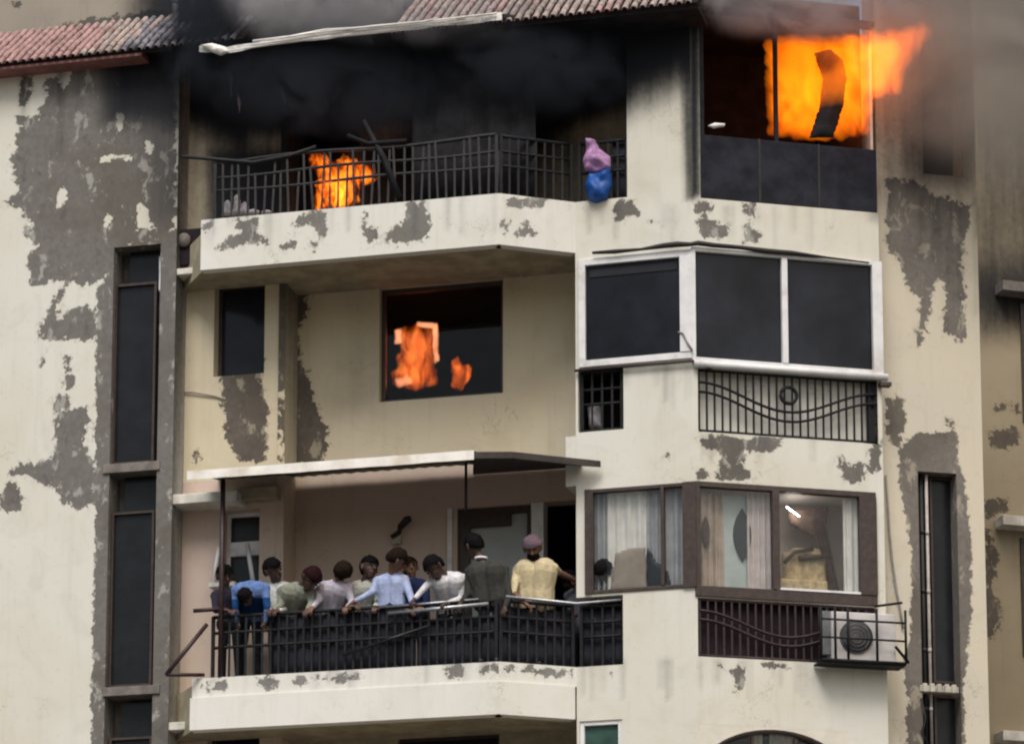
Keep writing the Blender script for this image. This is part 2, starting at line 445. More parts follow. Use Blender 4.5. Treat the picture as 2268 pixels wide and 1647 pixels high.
M['door_glass'] = plain('frosted_door_glass', (0.40, 0.43, 0.45), 0.3, 0.12, 2)
M['curtain_white'] = plain('white_curtain', (0.82, 0.79, 0.75), 0.9, 0.1, 6, spec=0.1)
M['curtain_grey'] = plain('grey_curtain', (0.46, 0.46, 0.48), 0.9, 0.15, 6, spec=0.1)
M['curtain_tan'] = plain('tan_curtain', (0.55, 0.45, 0.38), 0.9, 0.2, 5, spec=0.1)
M['curtain_pink'] = plain('pink_curtain', (0.70, 0.62, 0.61), 0.9, 0.15, 5, spec=0.1)
M['drape'] = plain('brown_drape', (0.32, 0.21, 0.17), 0.9, 0.3, 8, spec=0.1)
M['teal_door'] = plain('pale_teal_door', (0.50, 0.55, 0.54), 0.6, 0.12, 4)
M['mirror_dark'] = plain('dark_oval_glass', (0.03, 0.035, 0.037), 0.3, 0.15, 4)
M['wicker'] = plain('ochre_upholstery', (0.60, 0.46, 0.27), 0.85, 0.35, 12, spec=0.2, bmp=0.01)
M['wood'] = plain('dark_wood', (0.08, 0.05, 0.035), 0.5, 0.3, 10)
M['tan_cloth'] = plain('tan_cloth', (0.36, 0.30, 0.25), 0.9, 0.15, 5, spec=0.1)
M['green_glass'] = plain('green_glass', (0.03, 0.075, 0.06), 0.3, 0.4, 3)
M['pink_cloth'] = plain('pink_cloth', (0.42, 0.24, 0.44), 0.9, 0.3, 14, spec=0.1, bmp=0.015)
M['blue_bag'] = plain('blue_plastic', (0.004, 0.075, 0.34), 0.5, 0.4, 10, bmp=0.01)
M['ash'] = plain('pale_ash', (0.50, 0.48, 0.52), 0.9, 0.35, 14, spec=0.1, bmp=0.01)
M['white_scrap'] = plain('white_scrap', (0.85, 0.83, 0.84), 0.6, 0.05, 8)
m_, nt_, b_ = new_mat('lit_tube'); b_.inputs['Base Color'].default_value = (0.9, 0.88, 0.85, 1); b_.inputs['Emission Color'].default_value = (1, 0.93, 0.84, 1); b_.inputs['Emission Strength'].default_value = 45; M['lit_tube'] = m_
M['lamp_black'] = plain('black_lamp_metal', (0.02, 0.018, 0.018), 0.5, 0.2, 10)
M['asphalt'] = plain('ground_surface', (0.13, 0.12, 0.105), 0.95, 0.3, 0.6, spec=0.1)
M['skin'] = plain('brown_skin', (0.17, 0.088, 0.06), 0.55, 0.15, 30, spec=0.35)
M['skin_dark'] = plain('dark_brown_skin', (0.075, 0.042, 0.033), 0.55, 0.15, 30, spec=0.35)
M['hair'] = plain('black_hair', (0.006, 0.005, 0.006), 0.8, 0.4, 60, spec=0.08, bmp=0.012)
M['hair_red'] = plain('henna_dark_hair', (0.02, 0.006, 0.009), 0.8, 0.4, 60, spec=0.08, bmp=0.012)
M['hair_brown'] = plain('dark_brown_hair', (0.016, 0.010, 0.007), 0.8, 0.4, 60, spec=0.08, bmp=0.012)
M['trouser'] = plain('dark_trousers', (0.025, 0.027, 0.035), 0.9, 0.25, 10, spec=0.1)
M['shoe'] = plain('black_shoe', (0.02, 0.018, 0.017), 0.5, 0.2, 10)
M['eye'] = plain('eye_dark', (0.02, 0.015, 0.012), 0.2, 0.1, 10)
def cloth(name, c, var=0.2): 
    M[name] = plain(name, c, 0.9, var, 9, spec=0.1, bmp=0.02)
for nm, c in (('navy_purple_cloth', (0.035, 0.03, 0.05)), ('bright_blue_cloth', (0.12, 0.20, 0.43)), ('deep_blue_cloth', (0.012, 0.055, 0.17)),
              ('offwhite_cloth', (0.66, 0.67, 0.66)), ('olive_cloth', (0.24, 0.255, 0.21)), ('lavender_cloth', (0.48, 0.45, 0.54)),
              ('pale_green_cloth', (0.42, 0.43, 0.39)), ('sky_blue_cloth', (0.38, 0.45, 0.68)), ('navy_cloth', (0.02, 0.03, 0.09)),
              ('white_cloth', (0.68, 0.68, 0.72)), ('charcoal_cloth', (0.05, 0.05, 0.046)), ('cream_cloth', (0.56, 0.48, 0.31)),
              ('slate_cloth', (0.12, 0.125, 0.15)), ('dark_blue_cloth', (0.016, 0.018, 0.04)), ('mauve_cap', (0.15, 0.105, 0.135))):
    cloth(nm, c)

def fire_mat(name, strength, c_lo=(1, 0.13, 0.004), c_hi=(1, 0.25, 0.006), scale=3.0, thresh=(0.35, 0.6), soot_d=0.6, floor=0.12, stretch=(1, 1, 0.5)):
    m, nt, b = new_mat(name); out = nt.nodes['Material Output']; nt.nodes.remove(b)
    n1 = noise_n(nt, scale, 5, 0.62, stretch, 1.2)
    e = N(nt, 'ShaderNodeEmission')
    nt.links.new(mixc(nt, ramp(nt, n1, thresh[0], thresh[1] + 0.12), c_lo, c_hi), e.inputs[0])
    nt.links.new(ramp(nt, n1, thresh[0], thresh[1], strength * floor, strength), e.inputs[1])
    ab = N(nt, 'ShaderNodeVolumeAbsorption'); ab.inputs['Density'].default_value = soot_d; ab.inputs['Color'].default_value = (0.3, 0.12, 0.05, 1)
    ad = N(nt, 'ShaderNodeAddShader'); nt.links.new(e.outputs[0], ad.inputs[0]); nt.links.new(ab.outputs[0], ad.inputs[1])
    nt.links.new(ad.outputs[0], out.inputs['Volume'])
    return m
M['fire_big'] = fire_mat('big_fire', 2.6, (1, 0.11, 0.003), (1, 0.215, 0.004), scale=2.6, thresh=(0.30, 0.56), soot_d=0.3, floor=0.25)
M['fire_small'] = fire_mat('small_fire', 10.0, (1, 0.10, 0.004), (1, 0.34, 0.02), scale=7.5, thresh=(0.47, 0.60), floor=0.02)
M['fire_room'] = fire_mat('room_fire', 9.0, (1, 0.13, 0.008), (1, 0.25, 0.05), 5.0, (0.38, 0.66), floor=0.06)
M['fire_edge'] = fire_mat('edge_fire', 16.0, (1, 0.25, 0.08), (1, 0.42, 0.22), 6.0, (0.2, 0.5))
M['fire_tongue'] = fire_mat('tongue_fire', 4.6, (1, 0.10, 0.004), (1, 0.20, 0.01), 3.0, (0.32, 0.55), 0.2, floor=0.15)

def smoke_mat(name, dens, colr, scale, lo, hi, aniso=0.0, floor=0.04):
    """billowing volume: noise times a falloff to the body's own bounds"""
    m, nt, b = new_mat(name); out = nt.nodes['Material Output']; nt.nodes.remove(b)
    tc = N(nt, 'ShaderNodeTexCoord')
    mp = N(nt, 'ShaderNodeMapping'); mp.inputs['Location'].default_value = (-1, -1, -1); mp.inputs['Scale'].default_value = (2, 2, 2)
    nt.links.new(tc.outputs['Generated'], mp.inputs[0])
    ln = N(nt, 'ShaderNodeVectorMath', operation='LENGTH'); nt.links.new(mp.outputs[0], ln.inputs[0])
    fall = ramp(nt, ln.outputs['Value'], 1.0, 0.35)
    n1 = noise_n(nt, scale, 6, 0.62, dist=0.9)
    d = math_n(nt, 'MULTIPLY', fall, ramp(nt, n1, lo, hi, dens * floor, dens))
    pv = N(nt, 'ShaderNodeVolumePrincipled'); pv.inputs['Color'].default_value = (*colr, 1); pv.inputs['Anisotropy'].default_value = aniso
    nt.links.new(d, pv.inputs['Density'])
    nt.links.new(pv.outputs[0], out.inputs['Volume'])
    return m

# ------------------------------------------------------------------ plan of the facade
A = at_y(1105, 45.10); B = at_y(1275, 45.45); C = at_y(1535, 45.0); D = at_y(1952, 45.62)
BL = Plane((A[0] - 4.2, A[1] + 1.07), A)          # balcony front, left run
B2 = Plane(A, B)                                  # balcony front, short run back to the bay
YL = Plane(B, C)                                  # bay, left cheek
YR = Plane(C, D)                                  # bay, right cheek
BW = BL.shift(-1.55)                              # wall at the back of the balconies
PW = BL.shift(-1.0)                               # room front beside the balconies
LW = BL.shift(-0.55)                              # big left wall
RW = YR.shift(-0.28)                              # right wall
NX = Plane(at_y(2150, 50.5), at_y(2500, 51.3))    # neighbouring block

# ground far below, reaching the horizon
g = MB(); g.add([(-1500, -1500, 0), (1500, -1500, 0), (1500, 1500, 0), (-1500, 1500, 0)], [(0, 1, 2, 3)])
tag(g.build('ground', M['asphalt']), kind='structure')

ZB = BL.z(600, 1760)                              # a little below the frame
ZT = BL.z(600, -60)
bld = empty('apartment_building', (*at_y(1134, 46.5), 0.0), 'cream apartment building with peeling paint and corner bay, burning on its top floor', 'building')

def drips(u0, u1, v_of, n, seed, lo=25, hi=95, val=0.10):
    rg = random.Random(seed); out = []
    for _ in range(n):
        u = rg.uniform(u0, u1); L = rg.uniform(lo, hi); w = rg.uniform(4, 9); v = v_of(u)
        out.append(([(u - w, v - 6), (u + w, v - 6), (u + w * 0.5, v + L), (u - w * 0.5, v + L)], 9, val * rg.uniform(0.5, 1.3)))
    return out
# levels
z3t, z3b = BL.z(1105, 428), BL.z(1105, 541)       # upper balcony fascia
z1t, z1b = BL.z(1105, 1464), BL.z(1105, 1581)     # lower balcony fascia
z1m = BL.z(1105, 1508)

# ---- left wall
slotL = LW.rect(240, 345, 545, 1760)
peel_left = [
 [(165,150),(235,140),(385,110),(392,510),(345,535),(275,545),(262,560),(255,600),(215,625),(170,630),(135,622),(75,635),(62,625),(70,600),(60,570),(85,545),(62,530),(48,510),(70,490),(50,470),(15,440),(45,420),(35,390),(25,355),(35,310),(45,290),(80,262),(95,240),(100,205),(150,190),(160,170)],
 [(42,165),(70,165),(72,200),(65,235),(42,230),(47,190)], [(100,182),(120,165),(140,195),(150,220),(120,240),(100,230)], [(40,262),(70,262),(75,285),(45,290)],
 [(116,658),(141,640),(145,650),(127,676),(130,716),(160,687),(192,672),(218,690),(218,752),(170,754),(123,752),(87,748),(91,723),(109,694)],
 [(140,781),(163,788),(160,825),(170,850),(156,861),(141,850)], [(123,883),(138,872),(160,890),(127,908)],
 [(120,934),(138,912),(196,901),(203,926),(189,970),(196,1006),(215,1043),(210,1100),(195,1128),(175,1122),(144,1108),(120,1080),(73,1055),(20,1050),(25,1035),(73,1024),(109,1013),(127,988),(127,948)],
 [(-5,1110),(20,1060),(50,1090),(40,1130),(5,1135)], [(92,782),(102,785),(104,808),(94,805)],
 ([(213,640),(250,600),(262,545),(350,530),(395,500),(395,1780),(200,1780),(212,1100)], 6.0),
]
hole_left = [[(128,430),(140,415),(148,435),(125,472)], [(308,455),(322,460),(345,505),(300,510)], [(232,470),(245,478),(240,505),(230,500)],
             [(60,480),(80,490),(75,510),(55,505)], [(260,250),(275,255),(272,290),(255,285)], [(325,310),(340,315),(338,345),(322,340)], [(225,345),(290,345),(290,352),(225,355)],
             [(150,640),(180,628),(190,645),(165,660)]]
zeave = LW.z(190, 122)
wall('left_wall', LW, LW.s(-160), LW.s(386), 0.0, zeave, M['paint'], bld, [slotL], 0.5, 0, peel_left,
     drips(0, 210, lambda u: 160, 6, 3, 60, 200, 0.12) + [([(235, 90), (420, 60), (420, 290), (340, 270), (240, 262)], 45, 0.80), ([(330, 300), (420, 290), (420, 480), (360, 470)], 60, 0.35)], hole_left, reveal=0.42)
slot = MB(); slot.box(LW, slotL[0] - 0.05, slotL[1] + 0.05, slotL[2], slotL[3] + 0.05, -0.62, -0.425); slot.build('slot_back', M['plaster'], bld)
def slot_window(u0, u1, va, vb, vc, u2):
    # tall smoked window with a narrower vent above it
    w = MB(); s0, s1, za, zb = LW.rect(u0, u1, va, vb); zt = LW.z((u0 + u1) / 2, vc); s2 = LW.s(u2, va)
    t = 0.035
    w.box(LW, s0, s0 + t, za, zb, -0.2, -0.1); w.box(LW, s1 - t, s1, za, zb, -0.2, -0.1)
    w.box(LW, s0 + t, s1 - t, zb - t, zb, -0.2, -0.1); w.box(LW, s0 + t, s1 - t, za, za + t, -0.2, -0.1)
    f = w.build('window', M['brown'], bld)
    MB().box(LW, s0 + t, s1 - t, za + t, zb - t, -0.18, -0.15).build('pane', M['slot_glass'], f)
    MB().box(LW, s2, s1, zb, zt, -0.30, -0.24).build('vent_pane', M['slot_glass'], f)
    return f
slot_window(246, 338, 622, 1022, 547, 274)
slot_window(238, 333, 1128, 1516, 1048, 262)
slot_window(235, 330, 1628, 1760, 1548, 256)
for v in (1036, 1530):
    s0, s1, za, zb = LW.rect(238, 347, v - 11, v + 9)
    MB().box(LW, s0 - 0.06, s1 + 0.05, za, zb, -0.42, 0.03).build('slot_ledge', M['plaster'], bld, 0.008)
p = MB(); p.tube([LW.pt(LW.s(347, 560), LW.z(347, 560), -0.16), LW.pt(LW.s(347, 630), LW.z(347, 630), -0.16), LW.pt(LW.s(352, 638), LW.z(352, 640), -0.08)], 0.028, 8)
tag(p.build('vent_pipe', M['upvc']), 'short white vent pipe in the narrow slot of the left wall', 'pipe')

# ---- wall of the room beside the balconies (three storeys) with a window in each
def PWop(u0, u1, v0, v1): return PW.rect(u0, u1, v0, v1)
pw_ops = [PWop(474, 586, 622, 830), PWop(492, 574, 1128, 1330), PWop(458, 574, 1622, 1760)]
pw_top = PW.z(500, 20)
peel_pw = [[(490,835),(540,800),(570,790),(585,800),(580,850),(600,900),(590,960),(585,1020),(530,1020),(520,1000),(500,960),(495,900)], [(420,1005),(440,1000),(435,1040),(425,1045)]]
zsplit = PW.z(500, 1062)
wall('room_wall', PW, PW.s(380), PW.s(632), zsplit, pw_top, M['paint_recess'], bld, pw_ops[:1], 0.56, 0, peel_pw,
     [([(300, -200), (760, -200), (760, 285), (560, 300), (540, 330), (480, 300), (430, 270), (300, 262)], 50, 1.0), ([(470, 340), (700, 330), (700, 520), (470, 520)], 30, 0.9), ([(340, 200), (520, 240), (640, 250), (640, 540), (340, 540)], 60, 0.24)], reveal=0.30)
wall('room_wall', PW, PW.s(380), PW.s(632), 0.0, zsplit - 0.003, M['paint_pink'], bld, pw_ops[1:], 0.56, 0.0, reveal=0.30)
# upper window: dark, with a pale jamb; lower window: pale frame standing ajar under a dark vent
def pw_window(r, vent=0.0, frame='brown', pane='pane_dark', bar=False):
    w = MB(); s0, s1, za, zb = r; t = 0.05
    w.box(PW, s0, s0 + t, za, zb, -0.30, -0.2); w.box(PW, s1 - t, s1, za, zb, -0.30, -0.2)
    w.box(PW, s0 + t, s1 - t, zb - t, zb, -0.30, -0.2); w.box(PW, s0 + t, s1 - t, za, za + t, -0.30, -0.2)
    if bar: w.box(PW, s0 + t, s1 - t, zb - vent - 0.2, zb - vent, -0.30, -0.18)
    f = w.build('window', M[frame], bld)
    MB().box(PW, s0 + t, s1 - t, za + t, zb - t, -0.28, -0.25).build('pane', M[pane], f)
    return f
pw_window(pw_ops[0]); f1 = pw_window(pw_ops[1], 0.42, 'upvc', 'slot_glass', True); pw_window(pw_ops[2])
for (ua, va, ub, vb) in ((548, 1205, 560, 1285), (487, 1200, 470, 1300)):   # two leaves of the casement standing open
    pa, pb = PW.hit(ua, va, -0.05), PW.hit(ub, vb, 0.12)
    m = MB(); m.tube([pa, pb], 0.036, 4); m.build('casement_edge', M['upvc'], f1)
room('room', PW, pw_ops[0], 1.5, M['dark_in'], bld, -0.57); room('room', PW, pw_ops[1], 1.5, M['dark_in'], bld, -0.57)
m = MB(); m.rbox(PW, 462, 520, 1288, 1297, 0.0, 0.22); m.build('window_sill', M['trim_white'], bld)
# thin concrete sunshades over those windows
for (u0, u1, v0, v1) in ((372, 522, 590, 604), (372, 524, 1090, 1112), (372, 470, 1596, 1614)):
    MB().rbox(PW, u0, u1, v0, v1, -0.02, 0.42).build('sunshade', M['trim_white'], bld, 0.012)
MB().rbox(PW, 528, 612, 1076, 1104, -0.02, 0.22).build('shadow_block', M['soffit'], bld, 0.02)  # added darker block in the shape of the sunshade's shadow on the wall

# ---- back wall of the balconies, with a return to the room beside it
win2 = BW.rect(840, 1114, 626, 880)
door1 = BW.rect(1012, 1184, 1120, 1480); open1 = BW.rect(1197, 1306, 1108, 1480)
door3 = BW.rect(915, 1180, 140, 440); win3 = BW.rect(660, 800, 160, 330)
win0 = BW.rect(880, 1106, 1624, 1760)
sR = BW.s(1430); s630 = BW.s(632)
z2 = BW.z(900, 1040); z0 = BW.z(900, 1585); z3 = z3b + 0.12
peel_bw = [[(632,600),(660,603),(685,650),(680,690),(662,720),(655,760),(690,850),(700,900),(720,960),(722,1030),(600,1030),(600,600)]]
wall('back_wall', BW, s630, sR, z2, z3, M['paint_recess'], bld, [win2], 0.25, 0, peel_bw,
     [([(780, 600), (860, 560), (1130, 560), (1130, 640), (840, 660), (820, 900), (760, 900)], 60, 0.08)])
wall('back_wall', BW, s630, sR, z0, z2 - 0.003, M['paint_pink'], bld, [door1, open1], 0.25, 0.0)
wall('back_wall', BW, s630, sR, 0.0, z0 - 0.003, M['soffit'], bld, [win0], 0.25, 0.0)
wall('back_wall', BW, s630, sR, z3 + 0.003, BW.z(900, -30), M['paint_recess'], bld, [door3, win3], 0.25, 0.0, [],
     [([(560, -200), (1000, -200), (1700, -200), (1560, 90), (1400, 215), (1260, 272), (1180, 335), (1180, 520), (890, 520), (912, 232), (830, 252), (770, 330), (800, 520), (560, 520)], 36, 0.998),
      ([(800, 320), (920, 318), (920, 520), (800, 520)], 30, 0.75), ([(1180, 300), (1420, 320), (1420, 520), (1180, 520)], 40, 0.35),
      ([(560, -200), (1500, -200), (1450, 200), (1180, 420), (560, 420)], 120, 0.35)])
ret = Plane(PW.xy(PW.s(632)), BW.xy(s630))        # return between the two planes
wall('return_wall', ret, 0.0, ret.len, z2, z3, M['paint_recess'], bld, [], 0.1, 0.0, [([(600,600),(720,600),(720,1030),(600,1030)], 9.0)], [], [[(640,650),(665,655),(660,690),(640,690)]])
wall('return_wall', ret, 0.0, ret.len, 0.0, z2 - 0.003, M['paint_pink'], bld, [], 0.1, 0.0)
wall('return_wall', ret, 0.0, ret.len, z3 + 0.003, pw_top, M['charred'], bld, [], 0.1, 0.0)

# window with a fire in the room behind (second floor)
def bw_window(r, frame, pane, o0=-0.2, t=0.06, mull=()):
    w = MB(); s0, s1, za, zb = r
    w.box(BW, s0, s0 + t, za, zb, o0, o0 + 0.08); w.box(BW, s1 - t, s1, za, zb, o0, o0 + 0.08)
    w.box(BW, s0 + t, s1 - t, zb - t, zb, o0, o0 + 0.08); w.box(BW, s0 + t, s1 - t, za, za + t, o0, o0 + 0.08)
    f = w.build('window', M[frame], bld)
    for i, m_ in enumerate(mull): MB().box(BW, m_ - 0.02, m_ + 0.02, za + t, zb - t, o0, o0 + 0.07).build('mullion', M[frame], f)
    if pane: MB().box(BW, s0 + t, s1 - t, za + t, zb - t, o0 + 0.02, o0 + 0.035).build('pane', M[pane], f)
    return f
bw_window(win2, 'brown', 'dim_glass')
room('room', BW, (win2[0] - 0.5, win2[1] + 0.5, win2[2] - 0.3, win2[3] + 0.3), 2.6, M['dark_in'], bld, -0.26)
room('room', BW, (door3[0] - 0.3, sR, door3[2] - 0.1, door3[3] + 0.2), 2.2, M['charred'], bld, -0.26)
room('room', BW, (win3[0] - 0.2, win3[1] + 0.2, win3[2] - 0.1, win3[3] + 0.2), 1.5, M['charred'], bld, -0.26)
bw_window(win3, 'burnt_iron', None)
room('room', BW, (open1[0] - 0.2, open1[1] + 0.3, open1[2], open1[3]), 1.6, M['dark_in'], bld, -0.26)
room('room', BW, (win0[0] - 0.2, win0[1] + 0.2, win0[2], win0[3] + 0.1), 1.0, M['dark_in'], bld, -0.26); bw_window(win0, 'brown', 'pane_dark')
# glazed door on the lower balcony
s0, s1, za, zb = door1
w = MB()
w.box(BW, s0, s0 + 0.16, za, zb, -0.2, -0.06); w.box(BW, s0 + 0.16, s1 - 0.12, zb - 0.09, zb, -0.2, -0.06); w.box(BW, s1 - 0.12, s1 - 0.04, za, zb, -0.2, -0.06)
dr = w.build('balcony_door', M['brown'], bld)
MB().box(BW, s0 + 0.16, s1 - 0.12, za, zb - 0.09, -0.18, -0.15).build('pane', M['door_glass'], dr)
MB().box(BW, s0 + 0.16, s0 + 0.75, zb - 0.26, zb - 0.09, -0.15, -0.05).build('pelmet', M['brown'], dr)
MB().box(BW, s0 - 0.13, s0 - 0.06, za, zb, -0.01, 0.05).build('door_jamb', M['upvc'], dr)
MB().box(BW, s1 - 0.04, open1[0] + 0.05, za, zb, -0.22, 0.03).build('door_jamb', M['upvc'], dr)

# ---- balcony fascias and slabs
peel_b3 = [[(485,550),(560,535),(600,545),(560,500),(572,480),(500,488),(540,515),(490,535)], [(650,492),(690,470),(725,472),(725,500),(722,530),(705,535),(700,498)],
           [(620,550),(640,530),(658,540),(650,552)], [(800,500),(805,472),(822,468),(815,498),(835,505),(842,532),(815,540)], [(857,510),(892,500),(900,465),(880,455),(935,442),(948,480),(942,530),(858,537)],
           [(445,505),(470,485),(475,500),(450,520)], [(680,545),(700,540),(700,550)]]
sBL0 = BL.s(440)
wall('balcony_fascia', BL, sBL0, BL.len, z3b, z3t, M['paint_white'], bld, [], 0.16, 0, peel_b3, drips(450, 1100, lambda u: 482 - (u - 440) * 0.08, 16, 1))
wall('balcony_fascia', B2, 0.0, B2.len, z3b, z3t, M['paint_white'], bld, [], 0.16, 0, [[(1120,437),(1205,440),(1205,460),(1125,455)], [(1110,490),(1126,488),(1120,515)], [(1145,520),(1165,488),(1182,522)]])
peel_b1 = [[(445,1522),(470,1512),(500,1508),(502,1520),(470,1530)], [(570,1512),(595,1500),(612,1510),(605,1520),(585,1515)], [(640,1512),(660,1498),(682,1500),(682,1515)], [(692,1508),(705,1496),(722,1505),(712,1518)], [(732,1500),(800,1494),(795,1506),(735,1508)],
           [(985,1474),(1032,1472),(1032,1500),(990,1500)], [(1060,1480),(1105,1472),(1105,1490)]]
wall('balcony_fascia', BL, sBL0 - 0.02, BL.len, z1m + 0.002, z1t, M['paint_white'], bld, [], 0.16, 0, peel_b1, drips(450, 1100, lambda u: 1502 - (u - 440) * 0.06, 14, 2, 15, 45))
wall('balcony_fascia', B2, 0.0, B2.len, z1m + 0.002, z1t, M['paint_white'], bld, [], 0.16, 0, [[(1120,1478),(1170,1478),(1270,1490),(1265,1502),(1170,1492)]])
wall('balcony_lip', BL, sBL0 - 0.04, BL.len + 0.014, z1b, z1m, M['paint_white'], bld, [], 0.2, 0.022)
wall('balcony_lip', B2, -0.014, B2.len - 0.03, z1b, z1m, M['paint_white'], bld, [], 0.2, 0.022)
def slab(name, za, zb, mat, s_left):
    pts = [BL.xy(s_left, -0.13), BL.xy(BL.len - 0.03, -0.13), B2.xy(B2.len - 0.02, -0.13), YL.xy(0.9, -0.15), BW.xy(BW.s(1420), -0.02), BW.xy(BW.s(640), -0.02), PW.xy(PW.s(634), -0.02), PW.xy(PW.s(395), -0.02)]
    m = MB(); m.prism([Vector((x, y, za)) for x, y in pts], (0, 0, zb - za)); return m.build(name, mat, bld)
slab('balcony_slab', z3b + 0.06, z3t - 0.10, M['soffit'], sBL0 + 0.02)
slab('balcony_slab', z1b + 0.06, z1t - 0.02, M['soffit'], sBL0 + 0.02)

# ---- bay: left cheek
yl_ops = [YL.rect(1200, 1388, 30, 462), YL.rect(1297, 1508, 566, 806), YL.rect(1200, 1381, 818, 957), YL.rect(1310, 1522, 1076, 1308),
          YL.rect(1200, 1380, 1322, 1466), YL.rect(1284, 1378, 1594, 1760)]
# the top opening must not swallow the fascia line: it stops at the fascia top
yl_ops[0] = (-1, yl_ops[0][1], z3t, yl_ops[0][3]); yl_ops[4] = (-1, yl_ops[4][1], z1t, yl_ops[4][3]); yl_ops[2] = (-1, *yl_ops[2][1:])
yl_ops[2] = (0.03, *yl_ops[2][1:])
peel_yl = [[(1355,455),(1405,440),(1405,470),(1375,490),(1360,480)], [(1470,1010),(1480,1005),(1482,1018),(1470,1018)], [(1345,1488),(1355,1488),(1353,1500)], [(1450,495),(1458,492),(1456,500)]]
wall('bay_wall', YL, 0.0, YL.len, 0.0, YL.z(1400, 0), M['paint'], bld, yl_ops, 0.15, 0, peel_yl,
     drips(1290, 1530, lambda u: 462, 6, 4) + drips(1385, 1530, lambda u: 812, 5, 5) + drips(1290, 1530, lambda u: 1466, 7, 6) + [([(1180, -200), (1760, -200), (1600, 100), (1545, 150), (1400, 215), (1260, 280), (1180, 340)], 70, 0.98), ([(1500, -100), (1560, -100), (1560, 440), (1522, 440)], 12, 0.55)])
r_ = YL.rect(1253, 1275, 985, 1074)
wall('bay_band', YL, YL.s(1253, 1040), -0.002, YL.z(1265, 1076), YL.z(1265, 966), M['paint'], bld, [], 0.4, 0.0)
# ---- bay: right cheek
yr_ops = [YR.rect(1550, 1942, 40, 455), YR.rect(1541, 1944, 566, 818), YR.rect(1546, 1944, 826, 970), YR.rect(1536, 1936, 1078, 1331), YR.rect(1546, 1940, 1334, 1463),
          YR.rect(1552, 1880, 1610, 1760)]
peel_yr = [[(1540,445),(1570,450),(1570,475),(1545,470)], [(1545,485),(1580,490),(1600,505),(1615,500),(1615,525),(1590,525),(1560,520)], [(1645,450),(1670,450),(1675,480),(1655,485)], [(1650,500),(1685,515),(1670,535),(1645,540)],
           [(1545,968),(1740,972),(1720,992),(1650,1000),(1640,1030),(1662,1045),(1660,1062),(1590,1060),(1590,1035),(1600,1010),(1560,985)], [(1855,1008),(1880,1035),(1905,1030),(1912,1070),(1870,1068)], [(1928,985),(1950,980),(1950,1035),(1930,1040)], [(1540,1042),(1562,1045),(1560,1060),(1542,1060)],
           [(1620,1485),(1640,1468),(1660,1485),(1645,1510),(1638,1540),(1628,1510)], [(1590,1468),(1606,1464),(1600,1482)], [(1685,1468),(1745,1470),(1740,1476),(1690,1476)]]
wall('bay_wall', YR, 0.0, YR.len, 0.0, YR.z(1750, 30), M['paint'], bld, yr_ops, 0.15, 0, peel_yr,
     drips(1550, 1940, lambda u: 462, 8, 7) + drips(1550, 1940, lambda u: 972, 8, 8, 20, 80, 0.10) + drips(1550, 1940, lambda u: 1466, 9, 9, 25, 90, 0.09) + [([(1520, -200), (2100, -200), (2100, 300), (1945, 320), (1940, 60), (1550, 60), (1548, 430), (1530, 440)], 14, 0.85), ([(1925, 0), (2100, 0), (2100, 330), (1932, 330)], 12, 0.97), ([(1930, 60), (2100, 60), (2100, 470), (1945, 470)], 40, 0.5)])
# side of the bay towards the right wall
MB().box(YR, YR.len - 0.04, YR.len - 0.003, 0.0, YR.z(1750, 30), -0.6, -0.151).build('bay_side', M['trim_cream'], bld)

# ---- right wall with its tall slot
rs1 = RW.rect(2040, 2126, 1046, 1760); rs3 = RW.rect(2042, 2130, 96, 388)
peel_rw = [[(1965,395),(2010,400),(2075,430),(2150,455),(2150,500),(2135,520),(2140,560),(2130,600),(2145,760),(2120,750),(2090,740),(2088,690),(2095,640),(2080,610),(2065,640),(2060,690),(2050,700),(2055,750),(2030,770),(2025,745),(2035,700),(2030,660),(2010,640),(2000,600),(1985,570),(1965,560)],
           ([(1990,1000),(2020,960),(2115,958),(2122,1020),(2137,1060),(2150,1180),(2152,1350),(2137,1500),(2132,1790),(2000,1790),(2010,1560),(2000,1480),(2015,1420),(2020,1250),(2010,1150),(1995,1100)], 7.0),
           [(1962,880),(2000,890),(2010,930),(1990,990),(1965,980)], [(2090,925),(2110,925),(2112,945),(2095,940)], [(1935,1175),(1950,1170),(1952,1190),(1938,1195)]]
wall('right_wall', RW, RW.s(1950), RW.s(2172), 0.0, RW.z(2060, -20), M['paint_yellow'], bld, [rs1, rs3], 0.5, 0, peel_rw,
     drips(1965, 2165, lambda u: 440, 8, 10, 80, 260, 0.14) + [([(1900, -200), (2300, -200), (2300, 360), (2170, 400), (1950, 420)], 110, 0.42), ([(2030, 80), (2140, 80), (2140, 400), (2030, 400)], 40, 0.45)], reveal=0.4)
for r in (rs1, rs3):
    MB().box(RW, r[0] - 0.05, r[1] + 0.05, r[2], r[3] + 0.05, -0.6, -0.405).build('slot_back', M['slot_glass'], bld)
s0, s1 = RW.s(2064, 1300, -0.2), RW.s(2124, 1300, -0.2)
for k, (va, vb) in enumerate(((1058, 1512), (1540, 1760))):
    za, zb = RW.z(2090, vb, -0.2), RW.z(2090, va, -0.2)
    f = MB(); f.box(RW, s0, s0 + 0.03, za, zb, -0.3, -0.2); f.box(RW, s1 - 0.03, s1, za, zb, -0.3, -0.2); f.box(RW, s0 + 0.03, s1 - 0.03, zb - 0.03, zb, -0.3, -0.2); f.box(RW, s0 + 0.03, s1 - 0.03, za, za + 0.03, -0.3, -0.2)
    f = f.build('window', M['brown'], bld); MB().box(RW, s0 + 0.03, s1 - 0.03, za + 0.03, zb - 0.03, -0.27, -0.25).build('pane', M['slot_glass'], f)
